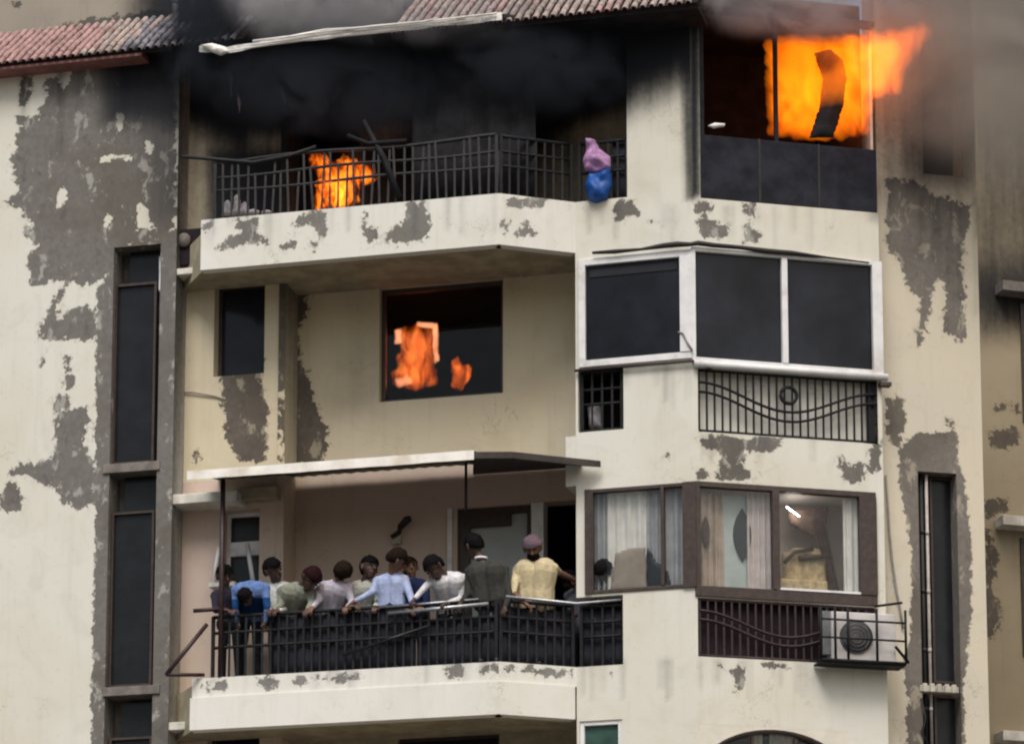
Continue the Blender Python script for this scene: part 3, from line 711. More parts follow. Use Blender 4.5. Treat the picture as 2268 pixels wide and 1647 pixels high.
def vpipe(name, pl, u, v0, v1, o, r, mat, label):
    sx = pl.s(u, (v0 + v1) / 2, o); m = MB()
    m.tube([pl.pt(sx, pl.z(u, v1, o), o), pl.pt(sx, pl.z(u, v0, o), o)], r, 10)
    for k in range(1, 5):
        z = pl.z(u, v1 + (v0 - v1) * k / 5, o); m.tube([pl.pt(sx, z - 0.03, o), pl.pt(sx, z + 0.03, o)], r * 1.2, 10)
    return tag(m.build(name, mat), label, 'pipe')
vpipe('drain_pipe', RW, 2058, 1050, 1700, -0.1, 0.022, M['pipe_pale'], 'thin pale pipe running down inside the slot of the right wall')
vpipe('drain_pipe', RW, 2046, 1048, 1700, -0.14, 0.03, M['cable'], 'thin black pipe beside the pale one in the right wall slot')
m = MB(); m.rbox(RW, 2038, 2124, 1518, 1532, -0.14, 0.02)
for k in range(5): m.box(RW, RW.s(2042 + k * 16, 1525), RW.s(2052 + k * 16, 1525), RW.z(2080, 1534), RW.z(2080, 1515), -0.02, 0.05 + 0.01 * (k % 2))
m.build('slot_ledge', M['plaster_light'], bld, 0.01)

# ---- upper wall behind the roofs, parapet to the top of the frame
UW = BL.shift(-2.3)
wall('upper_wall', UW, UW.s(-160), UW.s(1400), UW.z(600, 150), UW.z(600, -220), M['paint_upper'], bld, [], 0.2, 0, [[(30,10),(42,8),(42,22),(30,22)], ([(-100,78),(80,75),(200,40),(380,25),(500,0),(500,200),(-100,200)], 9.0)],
     [([(330, -300), (560, -300), (560, 200), (300, 200)], 60, 0.8), ([(560, -300), (900, -300), (900, 200), (560, 200)], 120, 0.35)])
vpipe('vent_stack', UW, 388, -80, 130, 0.5, 0.05, M['pipe'], 'grey vertical pipe standing above the left tiled roof')
vpipe('vent_stack', UW, 428, -80, 90, 0.6, 0.035, M['pipe'], 'thinner grey vertical pipe behind the sooty end of the left tiled roof')

# ---- neighbouring block on the right, in shade
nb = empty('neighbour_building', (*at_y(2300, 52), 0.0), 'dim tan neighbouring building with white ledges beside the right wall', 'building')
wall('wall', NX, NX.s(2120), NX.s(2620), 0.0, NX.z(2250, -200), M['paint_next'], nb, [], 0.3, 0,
     [[(2190,955),(2240,945),(2260,965),(2240,990),(2195,985)], [(2178,1110),(2230,1105),(2235,1135),(2185,1150)], [(2178,1170),(2205,1190),(2208,1260),(2195,1300),(2222,1360),(2210,1410),(2178,1420)], [(2205,895),(2260,900),(2260,908),(2205,906)]],
     [([(2100, 600), (2400, 560), (2400, 720), (2180, 730)], 60, 0.6), ([(2100, -300), (2700, -300), (2700, 560), (2100, 620)], 160, 0.35)], step=0.09)
for v in (640, 1157, 1632):
    MB().rbox(NX, 2222, 2420, v - 10, v + 12, 0.0, 0.3).build('window_ledge', M['trim_white'] if v > 700 else M['plaster'], nb, 0.01)
    r = NX.rect(2262, 2380, v + 40, v + 300)
    f = MB(); f.box(NX, r[0], r[1], r[2], r[3], 0.0, 0.03); f = f.build('window', M['brown'], nb)
    MB().box(NX, r[0] + 0.06, r[1] - 0.06, r[2] + 0.06, r[3] - 0.06, 0.03, 0.035).build('pane', M['slot_glass'], f)
# closed mass of both blocks behind the facades, so no sky shows through
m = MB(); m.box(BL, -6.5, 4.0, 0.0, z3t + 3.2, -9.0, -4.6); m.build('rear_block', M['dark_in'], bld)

# ------------------------------------------------------------------ tiled roofs
def tile_mesh():
    m = MB(); seg = 6; vs = []; L = 0.27
    for y, r in ((0.0, 0.047), (L, 0.038)):
        for rr in (r, r - 0.014):
            for k in range(seg + 1):
                w = math.pi * k / seg; vs.append((math.cos(w) * rr, y, math.sin(w) * rr * 0.95))
    n = seg + 1; fs = []
    for k in range(seg):
        fs += [(k, k + 1, 2 * n + k + 1, 2 * n + k), (n + k + 1, n + k, 3 * n + k, 3 * n + k + 1), (k + 1, k, n + k, n + k + 1), (2 * n + k, 2 * n + k + 1, 3 * n + k + 1, 3 * n + k)]
    m.add(vs, fs, False); return m.mesh('roof_tile', M['tile'])
TILE = tile_mesh()
def tiled_roof(name, pl, s0, s1, z_e, o_e, run, pitch, pick, skip=None, col_w=0.126, row_l=0.225):
    up = (-pl.n).to_3d() * math.cos(pitch) + Vector((0, 0, math.sin(pitch)))
    ax = pl.t.to_3d(); nn = ax.cross(up); 
    if nn.z < 0: nn = -nn
    L = run / math.cos(pitch)
    e0, e1 = pl.pt(s0, z_e, o_e), pl.pt(s1, z_e, o_e)
    m = MB(); m.prism([e0, e1, e1 + up * L, e0 + up * L], -nn * 0.07)
    base = m.build(name, M['roof_base'], bld)
    rows, cols = int(L / row_l), int((s1 - s0) / col_w)
    for c in range(cols):
        for r in range(rows):
            if skip and skip(c / cols, r): continue
            p0 = pl.pt(s0 + (c + 0.5) * col_w, z_e, o_e) + up * (r * row_l - 0.03) + nn * (0.004 + 0.010 * (r > 0))
            jit = Matrix.Rotation(random.gauss(0, 0.025), 4, 'Z') @ Matrix.Rotation(0.05 + random.gauss(0, 0.012), 4, 'X')
            Mx = Matrix((( ax.x, up.x, nn.x, p0.x), (ax.y, up.y, nn.y, p0.y), (ax.z, up.z, nn.z, p0.z), (0, 0, 0, 1))) @ jit
            o = bpy.data.objects.new('roof_tile', TILE); col.objects.link(o)
            o.material_slots[0].link = 'OBJECT'; o.material_slots[0].material = pick(c / cols, r)
            place(o, base, Mx)
    return base
sRL0, sRL1 = LW.s(-60, 130), LW.s(555, 90)
def pickL(f, r):
    x = f + random.gauss(0, 0.035)
    return M['tile'] if x < 0.42 else (M['tile_grey'] if x < 0.60 else M['tile_soot'])
tiled_roof('tiled_roof', LW, sRL0, sRL1, LW.z(190, 122, 0.34), 0.34, 1.28, R(38.5), pickL)
f0, f1_ = LW.s(-60, 130), LW.s(330, 130)
MB().box(LW, f0, f1_, LW.z(190, 136, 0.3), LW.z(190, 124, 0.3), 0.0, 0.31).build('eave_fascia', M['fascia'], bld)
def pickT(f, r):
    x = random.random()
    return M['tile_grey'] if x < 0.8 else M['tile']
sT0, sT1 = BL.s(870, 20), BL.s(1548, 20)
tiled_roof('tiled_roof', BL, sT0, sT1, BL.z(1300, 30, 0.12), 0.12, 1.3, R(38.5), pickT)
MB().box(BL, sT0, sT1, BL.z(1300, 42, 0.08), BL.z(1300, 34, 0.08), -0.6, 0.08).build('eave_fascia', M['charred'], bld)

# ------------------------------------------------------------------ railings
def railing(pl, s0, s1, z0, h, mat, bars=(0.0, 0.5, 0.74, 1.0), pitch=0.118, o=-0.08, drop=0.0, bend=0.0, pts=None, top=0.022, skip=None):
    m = MB()
    def bz(k, s):
        x = (s - s0) / (s1 - s0)
        b = bend * math.sin(x * 9 + k * 5) * (0.3 + k) * 0.5 if bend else 0
        return z0 + h * k + b
    n = max(2, int((s1 - s0) / 0.15))
    for k in bars:
        m.tube([pl.pt(s0 + (s1 - s0) * i / n, bz(k, s0 + (s1 - s0) * i / n), o) for i in range(n + 1)], top * 1.25 if k == 1.0 else 0.022, 6)
    rl = m.build('railing', mat, bld)
    c = int((s1 - s0) / pitch); proto = None
    for i in range(c + 1):
        if skip and skip(i / c): continue
        s = s0 + (s1 - s0) * i / c
        if proto is None:
            b = MB(); b.box8([Vector((x, y, z)) for z in (0, 1) for x, y in ((-.009, -.009), (.009, -.009), (.009, .009), (-.009, .009))]); proto = b.mesh('baluster', mat)
        p0 = pl.pt(s, z0, o); tilt = random.gauss(0, bend * 0.8) if bend else 0
        Mx = Matrix.Translation(p0) @ Matrix.Rotation(tilt, 4, 'Y') @ Matrix.Diagonal((1.7, 1.7, h * random.choice((1.0, 1.0, 1.0, 0.75)) if bend else h, 1))
        mesh_obj('baluster', proto, None, rl, Mx)
    for s in (s0, s1):
        b = MB(); b.box(pl, s - 0.022, s + 0.022, z0 - 0.02, z0 + h + 0.01, o - 0.022, o + 0.022); b.build('post', mat, rl)
    return rl
# top balcony: burnt and bent
r3 = railing(BL, BL.s(472, 480), BL.len - 0.05, z3t, 0.86, M['burnt_iron'], bend=0.035)
m = MB(); m.tube([BL.hit(402, 347, 0.1), BL.hit(470, 352, -0.05), BL.hit(560, 360, -0.05), BL.hit(640, 345, -0.05), BL.hit(700, 325, -0.06)], 0.026, 6); m.build('bent_bar', M['burnt_iron'], r3)
r3b = railing(B2, 0.05, B2.len - 0.03, z3t, 0.86, M['iron'])
r3c = railing(YL, 0.05, YL.s(1386, 400), z3t, 0.86, M['iron'])
# lower balcony
r1 = railing(BL, BL.s(468, 1400), BL.len - 0.05, z1t, 0.86, M['iron'])
m = MB(); m.tube([BL.hit(860, 1358, 0.0), BL.hit(1082, 1336, 0.0)], 0.026, 8); m.tube([BL.hit(840, 1345, -0.05), BL.hit(1060, 1326, -0.05)], 0.016, 8); m.build('handrail', M['steel'], r1)
m = MB(); m.tube([BL.hit(428, 1352, 0.12), BL.hit(500, 1347, -0.05)], 0.03, 6); m.tube([BL.hit(458, 1382, 0.0), BL.hit(368, 1493, 0.35)], 0.032, 6)
m.tube([BL.hit(368, 1493, 0.35), BL.hit(452, 1494, -0.02)], 0.028, 6); m.build('brace', M['iron_red'], r1)
r1b = railing(B2, 0.05, B2.len - 0.03, z1t, 0.86, M['iron'])
m = MB(); m.tube([B2.pt(0.1, z1t + 0.90, 0.0), B2.pt(B2.len, z1t + 0.88, 0.0), YL.pt(0.62, z1t + 0.9, -0.03)], 0.02, 8); m.build('handrail', M['steel'], r1b)
r1c = railing(YL, 0.05, YL.s(1378, 1400), z1t, 0.84, M['iron'])
# dark cloth screens tied behind the lower railing
def screen(pl, s0, s1, z0, z1, mat, o, name, label, wav=0.02, cat='screen'):
    m = MB(); n = max(6, int((s1 - s0) / 0.05)); vs = []; fs = []
    for oo in (0.0, -0.012):
        for j in range(5):
            for i in range(n + 1):
                s = s0 + (s1 - s0) * i / n; z = z0 + (z1 - z0) * j / 4
                w = wav * (math.sin(s * 17) + 0.6 * math.sin(s * 41 + j)) * (0.4 + 0.15 * j)
                vs.append(pl.pt(s, z + (0.012 * math.sin(s * 13) if j == 4 else 0), o + oo + w))
    L = (n + 1) * 5
    for j in range(4):
        for i in range(n):
            a = j * (n + 1) + i; fs.append((a, a + 1, a + n + 2, a + n + 1)); fs.append((L + a + 1, L + a, L + a + n + 1, L + a + n + 2))
    for i in range(n):
        fs.append((i + 1, i, L + i, L + i + 1)); a = 4 * (n + 1) + i; fs.append((a, a + 1, L + a + 1, L + a))
    for j in range(4):
        a = j * (n + 1); fs.append((a, a + n + 1, L + a + n + 1, L + a)); a += n; fs.append((a + n + 1, a, L + a, L + a + n + 1))
    m.add(vs, fs, True); o_ = m.build(name, mat)
    if label: tag(o_, label, cat)
    return o_
screen(BL, BL.s(600, 1400), BL.s(915, 1400), z1t + 0.0, z1t + 0.84, M['navy_sheet'], -0.125, 'cloth_screen', 'dark cloth screen behind the lower railing below the bending people')
screen(BL, BL.s(918, 1400), BL.len - 0.06, z1t, z1t + 0.64, M['navy_sheet'], -0.125, 'cloth_screen', 'low dark screen under the bright steel handrail of the lower balcony')
screen(B2, 0.04, B2.len, z1t, z1t + 0.80, M['navy_sheet'], -0.125, 'cloth_screen', 'dark blue screen behind the lower railing under the man in cream')
screen(YL, 0.03, YL.s(1377, 1400), z1t, z1t + 0.82, M['navy_sheet'], -0.13, 'cloth_screen', 'dark screen in the bay opening beside the white pillar', 0.01)
m = MB(); m.tube([BL.hit(760, 1450, -0.02), BL.hit(950, 1385, -0.02)], 0.022, 6); tag(m.build('leaning_rod', M['slot_glass']), 'dark rod leaning diagonally across the lower balcony railing', 'rod')
# bay railings with a waved pair of bars and a ring
def wave_railing(u0, u1, v0, v1, mat, o=0.02, ring=True, solid=None):
    s0, s1, za, zb = YR.rect(u0, u1, v0, v1, o); H = zb - za
    m = MB(); n = 40
    for k in (0.0, 1.0): m.tube([YR.pt(s0, za + H * k, o), YR.pt(s1, za + H * k, o)], 0.02 if k else 0.016, 6)
    for off in (0.0, -0.16):
        m.tube([YR.pt(s0 + (s1 - s0) * i / n, za + H * (0.60 + off + 0.20 * math.cos(2 * math.pi * i / n)), o + 0.012) for i in range(n + 1)], 0.019, 6)
    rl = m.build('railing', mat, bld)
    if ring:
        m = MB(); c = YR.pt((s0 + s1) / 2, za + H * 0.68, o + 0.015)
        m.tube([c + YR.t.to_3d() * 0.115 * math.cos(w) + Vector((0, 0, 0.115 * math.sin(w))) for w in np.linspace(0, 2 * math.pi, 21)], 0.026, 6, False); m.build('ring', mat, rl)
    b = MB(); b.box8([Vector((x, y, z)) for z in (0, 1) for x, y in ((-.013, -.011), (.013, -.011), (.013, .011), (-.013, .011))]); proto = b.mesh('baluster', mat)
    c = int((s1 - s0) / 0.108)
    for i in range(c + 1):
        mesh_obj('baluster', proto, None, rl, Matrix.Translation(YR.pt(s0 + (s1 - s0) * i / c, za, o)) @ Matrix.Rotation(math.atan2(YR.t.y, YR.t.x), 4, 'Z') @ Matrix.Diagonal((1, 1, H, 1)))
    b = MB(); b.box(YR, s1 - 0.14, s1 - 0.02, za, zb, o - 0.05, o - 0.02) ; b.build('end_plate', mat, rl)
    return rl
wave_railing(1548, 1942, 834, 966, M['iron'], -0.02)
wave_railing(1550, 1936, 1338, 1460, M['iron_red'], -0.02, False)
r = yr_ops[2]; wall('parapet_panel', YR, r[0], r[1], r[2], r[3], M['paint_white'], bld, [], 0.05, -0.13)
r = yr_ops[4]; MB().box(YR, r[0], r[1], r[2], r[3], -0.15, -0.10).build('railing_screen', M['maroon_sheet'], bld)
# bars outside the small opening of the bay's left cheek
r = yl_ops[2]; room('room', YL, r, 0.6, M['dark_in'], bld, -0.15)
railing(YL, r[0] + 0.04, r[1] - 0.04, r[2] + 0.03, (r[3] - r[2]) - 0.06, M['iron'], (0.0, 0.45, 0.7, 1.0), 0.12, -0.08)
m = pillow(YL, [(1300, 900), (1330, 895), (1335, 950), (1305, 952)], -0.35, 0.12); tag(m.build('stored_bundle', M['ash']), 'pale bundle behind the bars of the small bay opening', 'bundle')

# ------------------------------------------------------------------ glazing of the bay
def sash(pl, r, fm, pm, t, mulls, o=-0.02, d=0.1, th=0.05, mname='mullion', tb=None):
    s0, s1, za, zb = r; m = MB(); tb = tb or t
    m.box(pl, s0, s0 + t, za, zb, o - d, o); m.box(pl, s1 - t, s1, za, zb, o - d, o)
    m.box(pl, s0 + t, s1 - t, zb - t, zb, o - d, o); m.box(pl, s0 + t, s1 - t, za, za + tb, o - d, o)
    f = m.build('window', fm, bld, 0.006)
    xs = [s0 + t] + sorted(mulls) + [s1 - t]
    for x in mulls: MB().box(pl, x - th, x + th, za + tb, zb - t, o - d, o + 0.012).build(mname, fm, f, 0.006)
    for a, b in zip(xs, xs[1:]):
        MB().box(pl, a, b, za + tb, zb - t, o - d * 0.6, o - d * 0.5).build('pane', pm, f)
    return f
# second floor, white frames and dark glass, standing a little proud of the wall
oYL, oYR = 0.05, 0.05
f = sash(YL, (YL.s(1283, 690), YL.len + 0.02, *yl_ops[1][2:]), M['upvc'], M['pane_dark'], 0.095, [YL.s(1521, 690)], oYL, 0.12, 0.085)
r = yr_ops[1]
MB().box(YL, YL.s(1306, 600), YL.s(1500, 600), YL.z(1400, 606), YL.z(1400, 578), -0.012, 0.004).build('roller_blind', M['blind'], f)
f = sash(YR, (-0.02, r[1] + 0.05, r[2], r[3]), M['upvc'], M['pane_dark'], 0.055, [YR.s(1736, 690)], oYR, 0.12, 0.042, tb=0.07)
MB().box(YR, YR.s(1930, 690), r[1] + 0.05, r[2], r[3], oYR - 0.1, oYR + 0.012).build('jamb', M['upvc'], f)
m = MB(); m.tube([YR.pt(0.0, r[2] - 0.03, 0.06), YR.pt(r[1] + 0.1, r[2] - 0.03, 0.06)], 0.05, 10); m.build('sill', M['upvc'], f)
MB().box(YR, r[1] - 0.02, r[1] + 0.14, r[2] - 0.16, r[2] - 0.11, 0.0, 0.12).build('sill_end', M['brown'], f)
m = MB(); m.tube([YL.pt(0.0, yl_ops[1][2] - 0.04, 0.05), YL.pt(YL.len, yl_ops[1][2] - 0.04, 0.06), YR.pt(0.25, r[2] - 0.1, 0.05)], 0.02, 8); m.build('sill_trim', M['brown'], f)
# a dark rag-ended cable lies along the head of the white windows, another hangs over the corner sill
pts = [YL.hit(u, v, 0.09) for u, v in ((1312, 560), (1362, 557), (1420, 552), (1470, 544), (1500, 541), (1530, 541))] + [YR.hit(u, v, 0.08) for u, v in ((1545, 538), (1580, 543), (1640, 548), (1700, 556), (1752, 560), (1830, 570), (1925, 582))]
m = MB(); m.tube(pts, [0.02, 0.032, 0.02, 0.038, 0.042, 0.03, 0.036, 0.034, 0.03, 0.038, 0.034, 0.016, 0.012], 7); tag(m.build('cable', M['cable']), 'thick black cable lying along the head of the white bay windows', 'cable')
m = MB(); m.tube([YL.hit(1502, 735, 0.06), YL.hit(1513, 738, 0.08), YL.hit(1522, 757, 0.08), YL.hit(1534, 777, 0.08)], 0.012, 6); tag(m.build('cable', M['cable_grey']), 'short grey cable hanging over the corner post of the white bay window', 'cable')

# first floor, brown frames and clear glass
MB().box(YL, YL.s(1296, 1190), YL.s(1310, 1190), yl_ops[3][2], yl_ops[3][3], -0.16, 0.03).build('corner_post', M['brown'], bld)
f = sash(YL, (YL.s(1306, 1190), YL.len - 0.01, yl_ops[3][2], yl_ops[3][3]), M['brown'], M['clear'], 0.05, [YL.s(1468, 1190)], 0.02, 0.1, 0.022)
MB().box(YL, YL.s(1513, 1190), YL.len + 0.03, yl_ops[3][2], yl_ops[3][3], -0.1, 0.04).build('corner_post', M['brown'], f)
r = yr_ops[3]
f = sash(YR, (-0.0, r[1] + 0.03, r[2], r[3]), M['brown'], M['clear'], 0.075, [YR.s(1718, 1200)], 0.03, 0.1, 0.05, tb=0.15)
MB().box(YR, YR.s(1903, 1200), r[1] + 0.03, r[2] + 0.15, r[3] - 0.075, -0.06, 0.045).build('jamb', M['brown'], f)
MB().box(YR, YR.s(1718, 1200), YR.s(1905, 1200), r[2] + 0.15, r[2] + 0.18, -0.05, 0.04).build('sash_rail', M['upvc'], f)
# the room behind it
m = MB(); pa, pb, pc, pd, pe = YL.xy(YL.s(1330, 1190), -0.13), (C[0], C[1] + 0.12), YR.xy(YR.len - 0.15, -0.14), YR.xy(YR.len - 0.15, -0.85), YL.xy(YL.s(1330, 1190), -0.85)
za, zb = r[2] - 0.02, r[3] + 0.02
m.add([(*q, z) for z in (za, zb) for q in (pa, pb, pc, pd, pe)], [(0, 1, 2, 3, 4), (5, 6, 7, 8, 9), (2, 3, 8, 7), (3, 4, 9, 8), (4, 0, 5, 9)])
m.build('room', M['room_warm'], bld)
def curtain(pl, u0, u1, v0, v1, o, mat, label, waves=9, amp=0.03, name='curtain', lean=0.0):
    s0, s1, z0_, z1_ = pl.rect(u0, u1, v0, v1, o); m = MB(); n = 48; vs = []; fs = []
    for oo in (0, -0.008):
        for z, k in ((z0_, 1.0), ((z0_ + z1_) / 2, 0.9), (z1_, 0.8)):
            for i in range(n + 1):
                x = i / n; sx = s0 + (s1 - s0) * x + lean * (1 - (z - z0_) / (z1_ - z0_))
                vs.append(pl.pt(sx, z, o + oo + amp * k * math.sin(x * waves * 2 * math.pi + 0.7 * math.sin(x * 5))))
    L = 3 * (n + 1)
    for j in range(2):
        for i in range(n):
            a = j * (n + 1) + i; fs.append((a, a + 1, a + n + 2, a + n + 1)); fs.append((L + a + 1, L + a, L + a + n + 1, L + a + n + 2))
    m.add(vs, fs, True); return tag(m.build(name, mat), label, 'curtain')
curtain(YL, 1313, 1345, 1088, 1306, -0.15, M['curtain_grey'], 'grey curtain hanging next to the dark balcony opening', 3)
curtain(YL, 1345, 1432, 1088, 1306, -0.14, M['curtain_white'], 'bright white curtain behind the left cheek of the brown bay window', 4)
curtain(YL, 1432, 1512, 1088, 1306, -0.15, M['curtain_grey'], 'grey curtain behind the narrow dark bar near the bay corner', 4)
curtain(YR, 1540, 1580, 1092, 1306, -0.16, M['curtain_tan'], 'tan curtain right behind the brown corner post', 3)
curtain(YR, 1572, 1608, 1092, 1306, -0.2, M['curtain_tan'], 'plain tan curtain beside the pale door with dark oval', 3)
curtain(YR, 1655, 1712, 1092, 1306, -0.16, M['curtain_pink'], 'pinkish curtain to the right of the dark oval', 5)
curtain(YR, 1868, 1912, 1108, 1318, -0.13, M['curtain_white'], 'white curtain at the right end of the brown bay window', 3, 0.02)
curtain(YR, 1800, 1830, 1150, 1320, -0.62, M['drape'], 'brown drape hanging slantwise behind the armchair', 4, 0.05, lean=0.22)
m = MB(); m.rbox(YR, 1600, 1665, 1098, 1312, -0.24, -0.2); dd = empty('interior_door', YR.hit(1632, 1312, -0.47), 'pale teal door with a dark pointed oval glass behind the bay window', 'door')
m.build('leaf', M['teal_door'], dd)
def lens(pl, u, v, hw, hh, o, mat, name, parent):
    c_s, c_z = pl.sz(u, v, o); a = hw / 160; b = hh / 154; pts = []
    for k in range(24):
        w = 2 * math.pi * k / 24; x = math.sin(w); y = math.cos(w)
        q_ = 1 - 2 * abs(((k / 24 * 2) % 1.0) * 1.0 - 0.0) if False else math.cos(w)
        pts.append(pl.pt(c_s + a * (1 - q_ * q_) * (1 if x > 0 else -1) * 1.0 + (1e-4 * x), c_z + b * q_, o))
    m = MB(); m.prism(pts, pl.n.to_3d() * 0.03); return m.build(name, mat, parent)
lens(YR, 1643, 1185, 20, 58, -0.2, M['mirror_dark'], 'oval_pane', dd)
mm = lens(YR, 1562, 1178, 9, 34, -0.12, M['wood'], 'wall_ornament', None); tag(mm, 'narrow dark oval ornament against the tan curtain', 'ornament')
# armchair and strip lamp inside the right pane
ac = empty('armchair', YR.pt(YR.s(1780, 1320), r[2], -0.4), 'ochre upholstered armchair inside the right pane of the brown bay window', 'chair')
m = pillow(YR, [(1732, 1225), (1760, 1212), (1815, 1215), (1828, 1240), (1832, 1312), (1732, 1312)], -0.50, 0.10, amp=0.15); m.build('backrest', M['wicker'], ac)
MB().rbox(YR, 1728, 1834, 1282, 1312, -0.48, -0.2).build('seat', M['wicker'], ac, 0.03)
m = MB(); m.tube([YR.hit(1738, 1245, -0.3), YR.hit(1760, 1222, -0.35), YR.hit(1800, 1215, -0.38)], 0.03, 8); m.build('armrest', M['wood'], ac)
m = MB(); m.tube([YR.hit(1770, 1236, -0.36), YR.hit(1838, 1230, -0.38)], 0.035, 8); m.build('armrest', M['wood'], ac)
for u in (1735, 1828): m = MB(); m.tube([YR.hit(u, 1300, -0.35), YR.hit(u, 1322, -0.35)], 0.02, 6); m.build('leg', M['wood'], ac)
m = pillow(YR, [(1745, 1130), (1835, 1120), (1830, 1165), (1800, 1190), (1775, 1178), (1748, 1160)], -0.66, 0.06); tag(m.build('pelmet_cloth', M['drape']), 'brown swag of cloth above the armchair', 'cloth')
m = MB(); m.tube([YR.hit(1742, 1122, -0.5), YR.hit(1770, 1143, -0.5)], 0.007, 8); tag(m.build('tube_lamp', M['lit_tube']), 'lit white slanted tube lamp above the ochre armchair', 'lamp')
m = MB(); m.tube([YR.hit(1868, 1235, -0.17), YR.hit(1884, 1285, -0.17)], 0.008, 6); m.tube([YR.hit(1884, 1285, -0.17), YR.hit(1892, 1300, -0.17)], 0.018, 6); tag(m.build('blind_cord', M['lamp_black']), 'dark cord with a knob hanging on the white curtain', 'cord')
# chair backs seen through the left cheek
m = pillow(YL, [(1362, 1225), (1395, 1213), (1430, 1212), (1432, 1306), (1352, 1306)], -0.085, 0.02, amp=0.1); tag(m.build('chair_back', M['tan_cloth']), 'tan chair back against the bright white curtain', 'chair')
m = pillow(YL, [(1433, 1212), (1442, 1218), (1450, 1240), (1478, 1262), (1488, 1306), (1432, 1306)], -0.085, 0.02, amp=0.1); tag(m.build('chair_back', M['slot_glass']), 'dark slanting chair back beside the tan one', 'chair')

# ground-floor-most openings at the bottom edge: green glass and the arch
r = yl_ops[5]; f = sash(YL, r, M['upvc'], M['green_glass'], 0.06, [], -0.02)
r = yr_ops[5]; m = MB(); cs = (r[0] + r[1]) / 2; hw = (r[1] - r[0]) / 2
def arch_pts(k): return [(cs + hw * k * math.cos(w), r[3] - 0.03 - hw * 0.62 + hw * 0.62 * k * math.sin(w)) for w in np.linspace(math.pi, 0, 25)]
ap = arch_pts(1.0)
for (sa, za), (sb, zb_) in zip(ap, ap[1:]):
    m.prism([YR.pt(sa, za, -0.001), YR.pt(sb, zb_, -0.001), YR.pt(sb, r[3] + 0.001, -0.001), YR.pt(sa, r[3] + 0.001, -0.001)], YR.n.to_3d() * -0.14)
m.build('arch_spandrel', M['trim_cream'], bld)
m = MB(); m.tube([YR.pt(s, z, -0.05) for s, z in arch_pts(0.985)], 0.045, 6); f = m.build('arch_window', M['brown'], bld)
m = MB(); pts = [YR.pt(s, z, -0.1) for s, z in arch_pts(0.98)]; m.prism(pts, YR.n.to_3d() * -0.01); m.build('pane', M['clear'], f)
for k in (-0.28, 0.3): MB().box(YR, cs + hw * k - 0.02, cs + hw * k + 0.02, r[2], r[3] - 0.12, -0.1, -0.05).build('glazing_bar', M['brown'], f)
room('room', YR, (r[0], r[1], r[2], r[3]), 1.2, M['plaster'], bld, -0.151)
curtain(YR, 1660, 1690, 1612, 1760, -0.3, M['curtain_white'], 'white curtain inside the arched window', 3)
curtain(YR, 1705, 1760, 1606, 1760, -0.35, M['curtain_white'], 'wider white curtain near the crown of the arched window', 4)

# ------------------------------------------------------------------ awnings
def awning(name, path, mat, label, rise, back, edge_h, post=None, crumple=0.0, n=40, mat_top=None):
    """thin metal sheet: folded front edge following path (plane, s, o, z), sheet sloping up to the back"""
    root = empty(name, path[0][0].pt(path[0][1], path[0][3], path[0][2]), label, 'awning')
    pts = []
    for (pl, s, o, z), (pl2, s2, o2, z2_) in zip(path, path[1:]):
        a, b = pl.pt(s, z, o), pl2.pt(s2, z2_, o2)
        k = max(2, int((b - a).length / 0.09))
        pts += [(a.lerp(b, i / k), pl.n.to_3d()) for i in range(k + (1 if (pl2, s2) == path[-1][:2] else 0))]
    m = MB(); e = MB(); vs = []; ev = []
    for i, (p, nn) in enumerate(pts):
        c = crumple * mnoise.noise(p * 3.1) + 0.5 * crumple * mnoise.noise(p * 9.0)
        c2 = crumple * mnoise.noise(p * 3.7 + Vector((9, 3, 1)))
        p = p + Vector((0, 0, c)) + nn * c2
        q = p - nn * back + Vector((0, 0, rise))
        rib = 0.012 * (i % 2)
        vs += [p + Vector((0, 0, rib)), q + Vector((0, 0, rib)), q + Vector((0, 0, rib - 0.012)), p + Vector((0, 0, rib - 0.012))]
        h = edge_h * (1 + (0.5 if crumple > 0.02 else 0.10) * c / max(crumple, 1e-6))
        ev += [p + nn * 0.012 + Vector((0, 0, 0.02)), p + nn * 0.002 + Vector((0, 0, 0.02)), p + nn * 0.002 + Vector((0, 0, -h)), p + nn * (0.012 + 0.4 * c2) + Vector((0, 0, -h))]
    for mb, v in ((m, vs), (e, ev)):
        fs = []
        for i in range(len(pts) - 1):
            for k in range(4): fs.append((4 * i + k, 4 * i + (k + 1) % 4, 4 * i + 4 + (k + 1) % 4, 4 * i + 4 + k))
        L = len(pts) - 1; fs += [(0, 1, 2, 3), (4 * L, 4 * L + 3, 4 * L + 2, 4 * L + 1)]
        mb.add(v, fs, False)
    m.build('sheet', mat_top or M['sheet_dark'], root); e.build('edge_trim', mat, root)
    return root
zaw = BL.z(740, 1030, 0.3)
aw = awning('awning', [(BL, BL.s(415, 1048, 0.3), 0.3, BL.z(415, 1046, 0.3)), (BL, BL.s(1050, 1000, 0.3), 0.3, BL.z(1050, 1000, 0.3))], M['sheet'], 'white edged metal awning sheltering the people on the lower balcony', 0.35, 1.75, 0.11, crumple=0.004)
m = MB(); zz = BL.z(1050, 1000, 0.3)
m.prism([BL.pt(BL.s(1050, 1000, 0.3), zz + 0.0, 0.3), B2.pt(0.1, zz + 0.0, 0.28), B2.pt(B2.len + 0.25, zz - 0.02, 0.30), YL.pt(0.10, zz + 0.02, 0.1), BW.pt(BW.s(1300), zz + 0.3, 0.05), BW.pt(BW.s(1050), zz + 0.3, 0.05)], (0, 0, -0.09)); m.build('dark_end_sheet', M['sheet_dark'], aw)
m = MB(); s = BL.s(492, 1200, -0.02); m.tube([BL.pt(s, z1t, -0.02), BL.pt(s, BL.z(492, 1062, -0.02), -0.02)], 0.035, 8); m.build('post', M['iron_red'], aw)
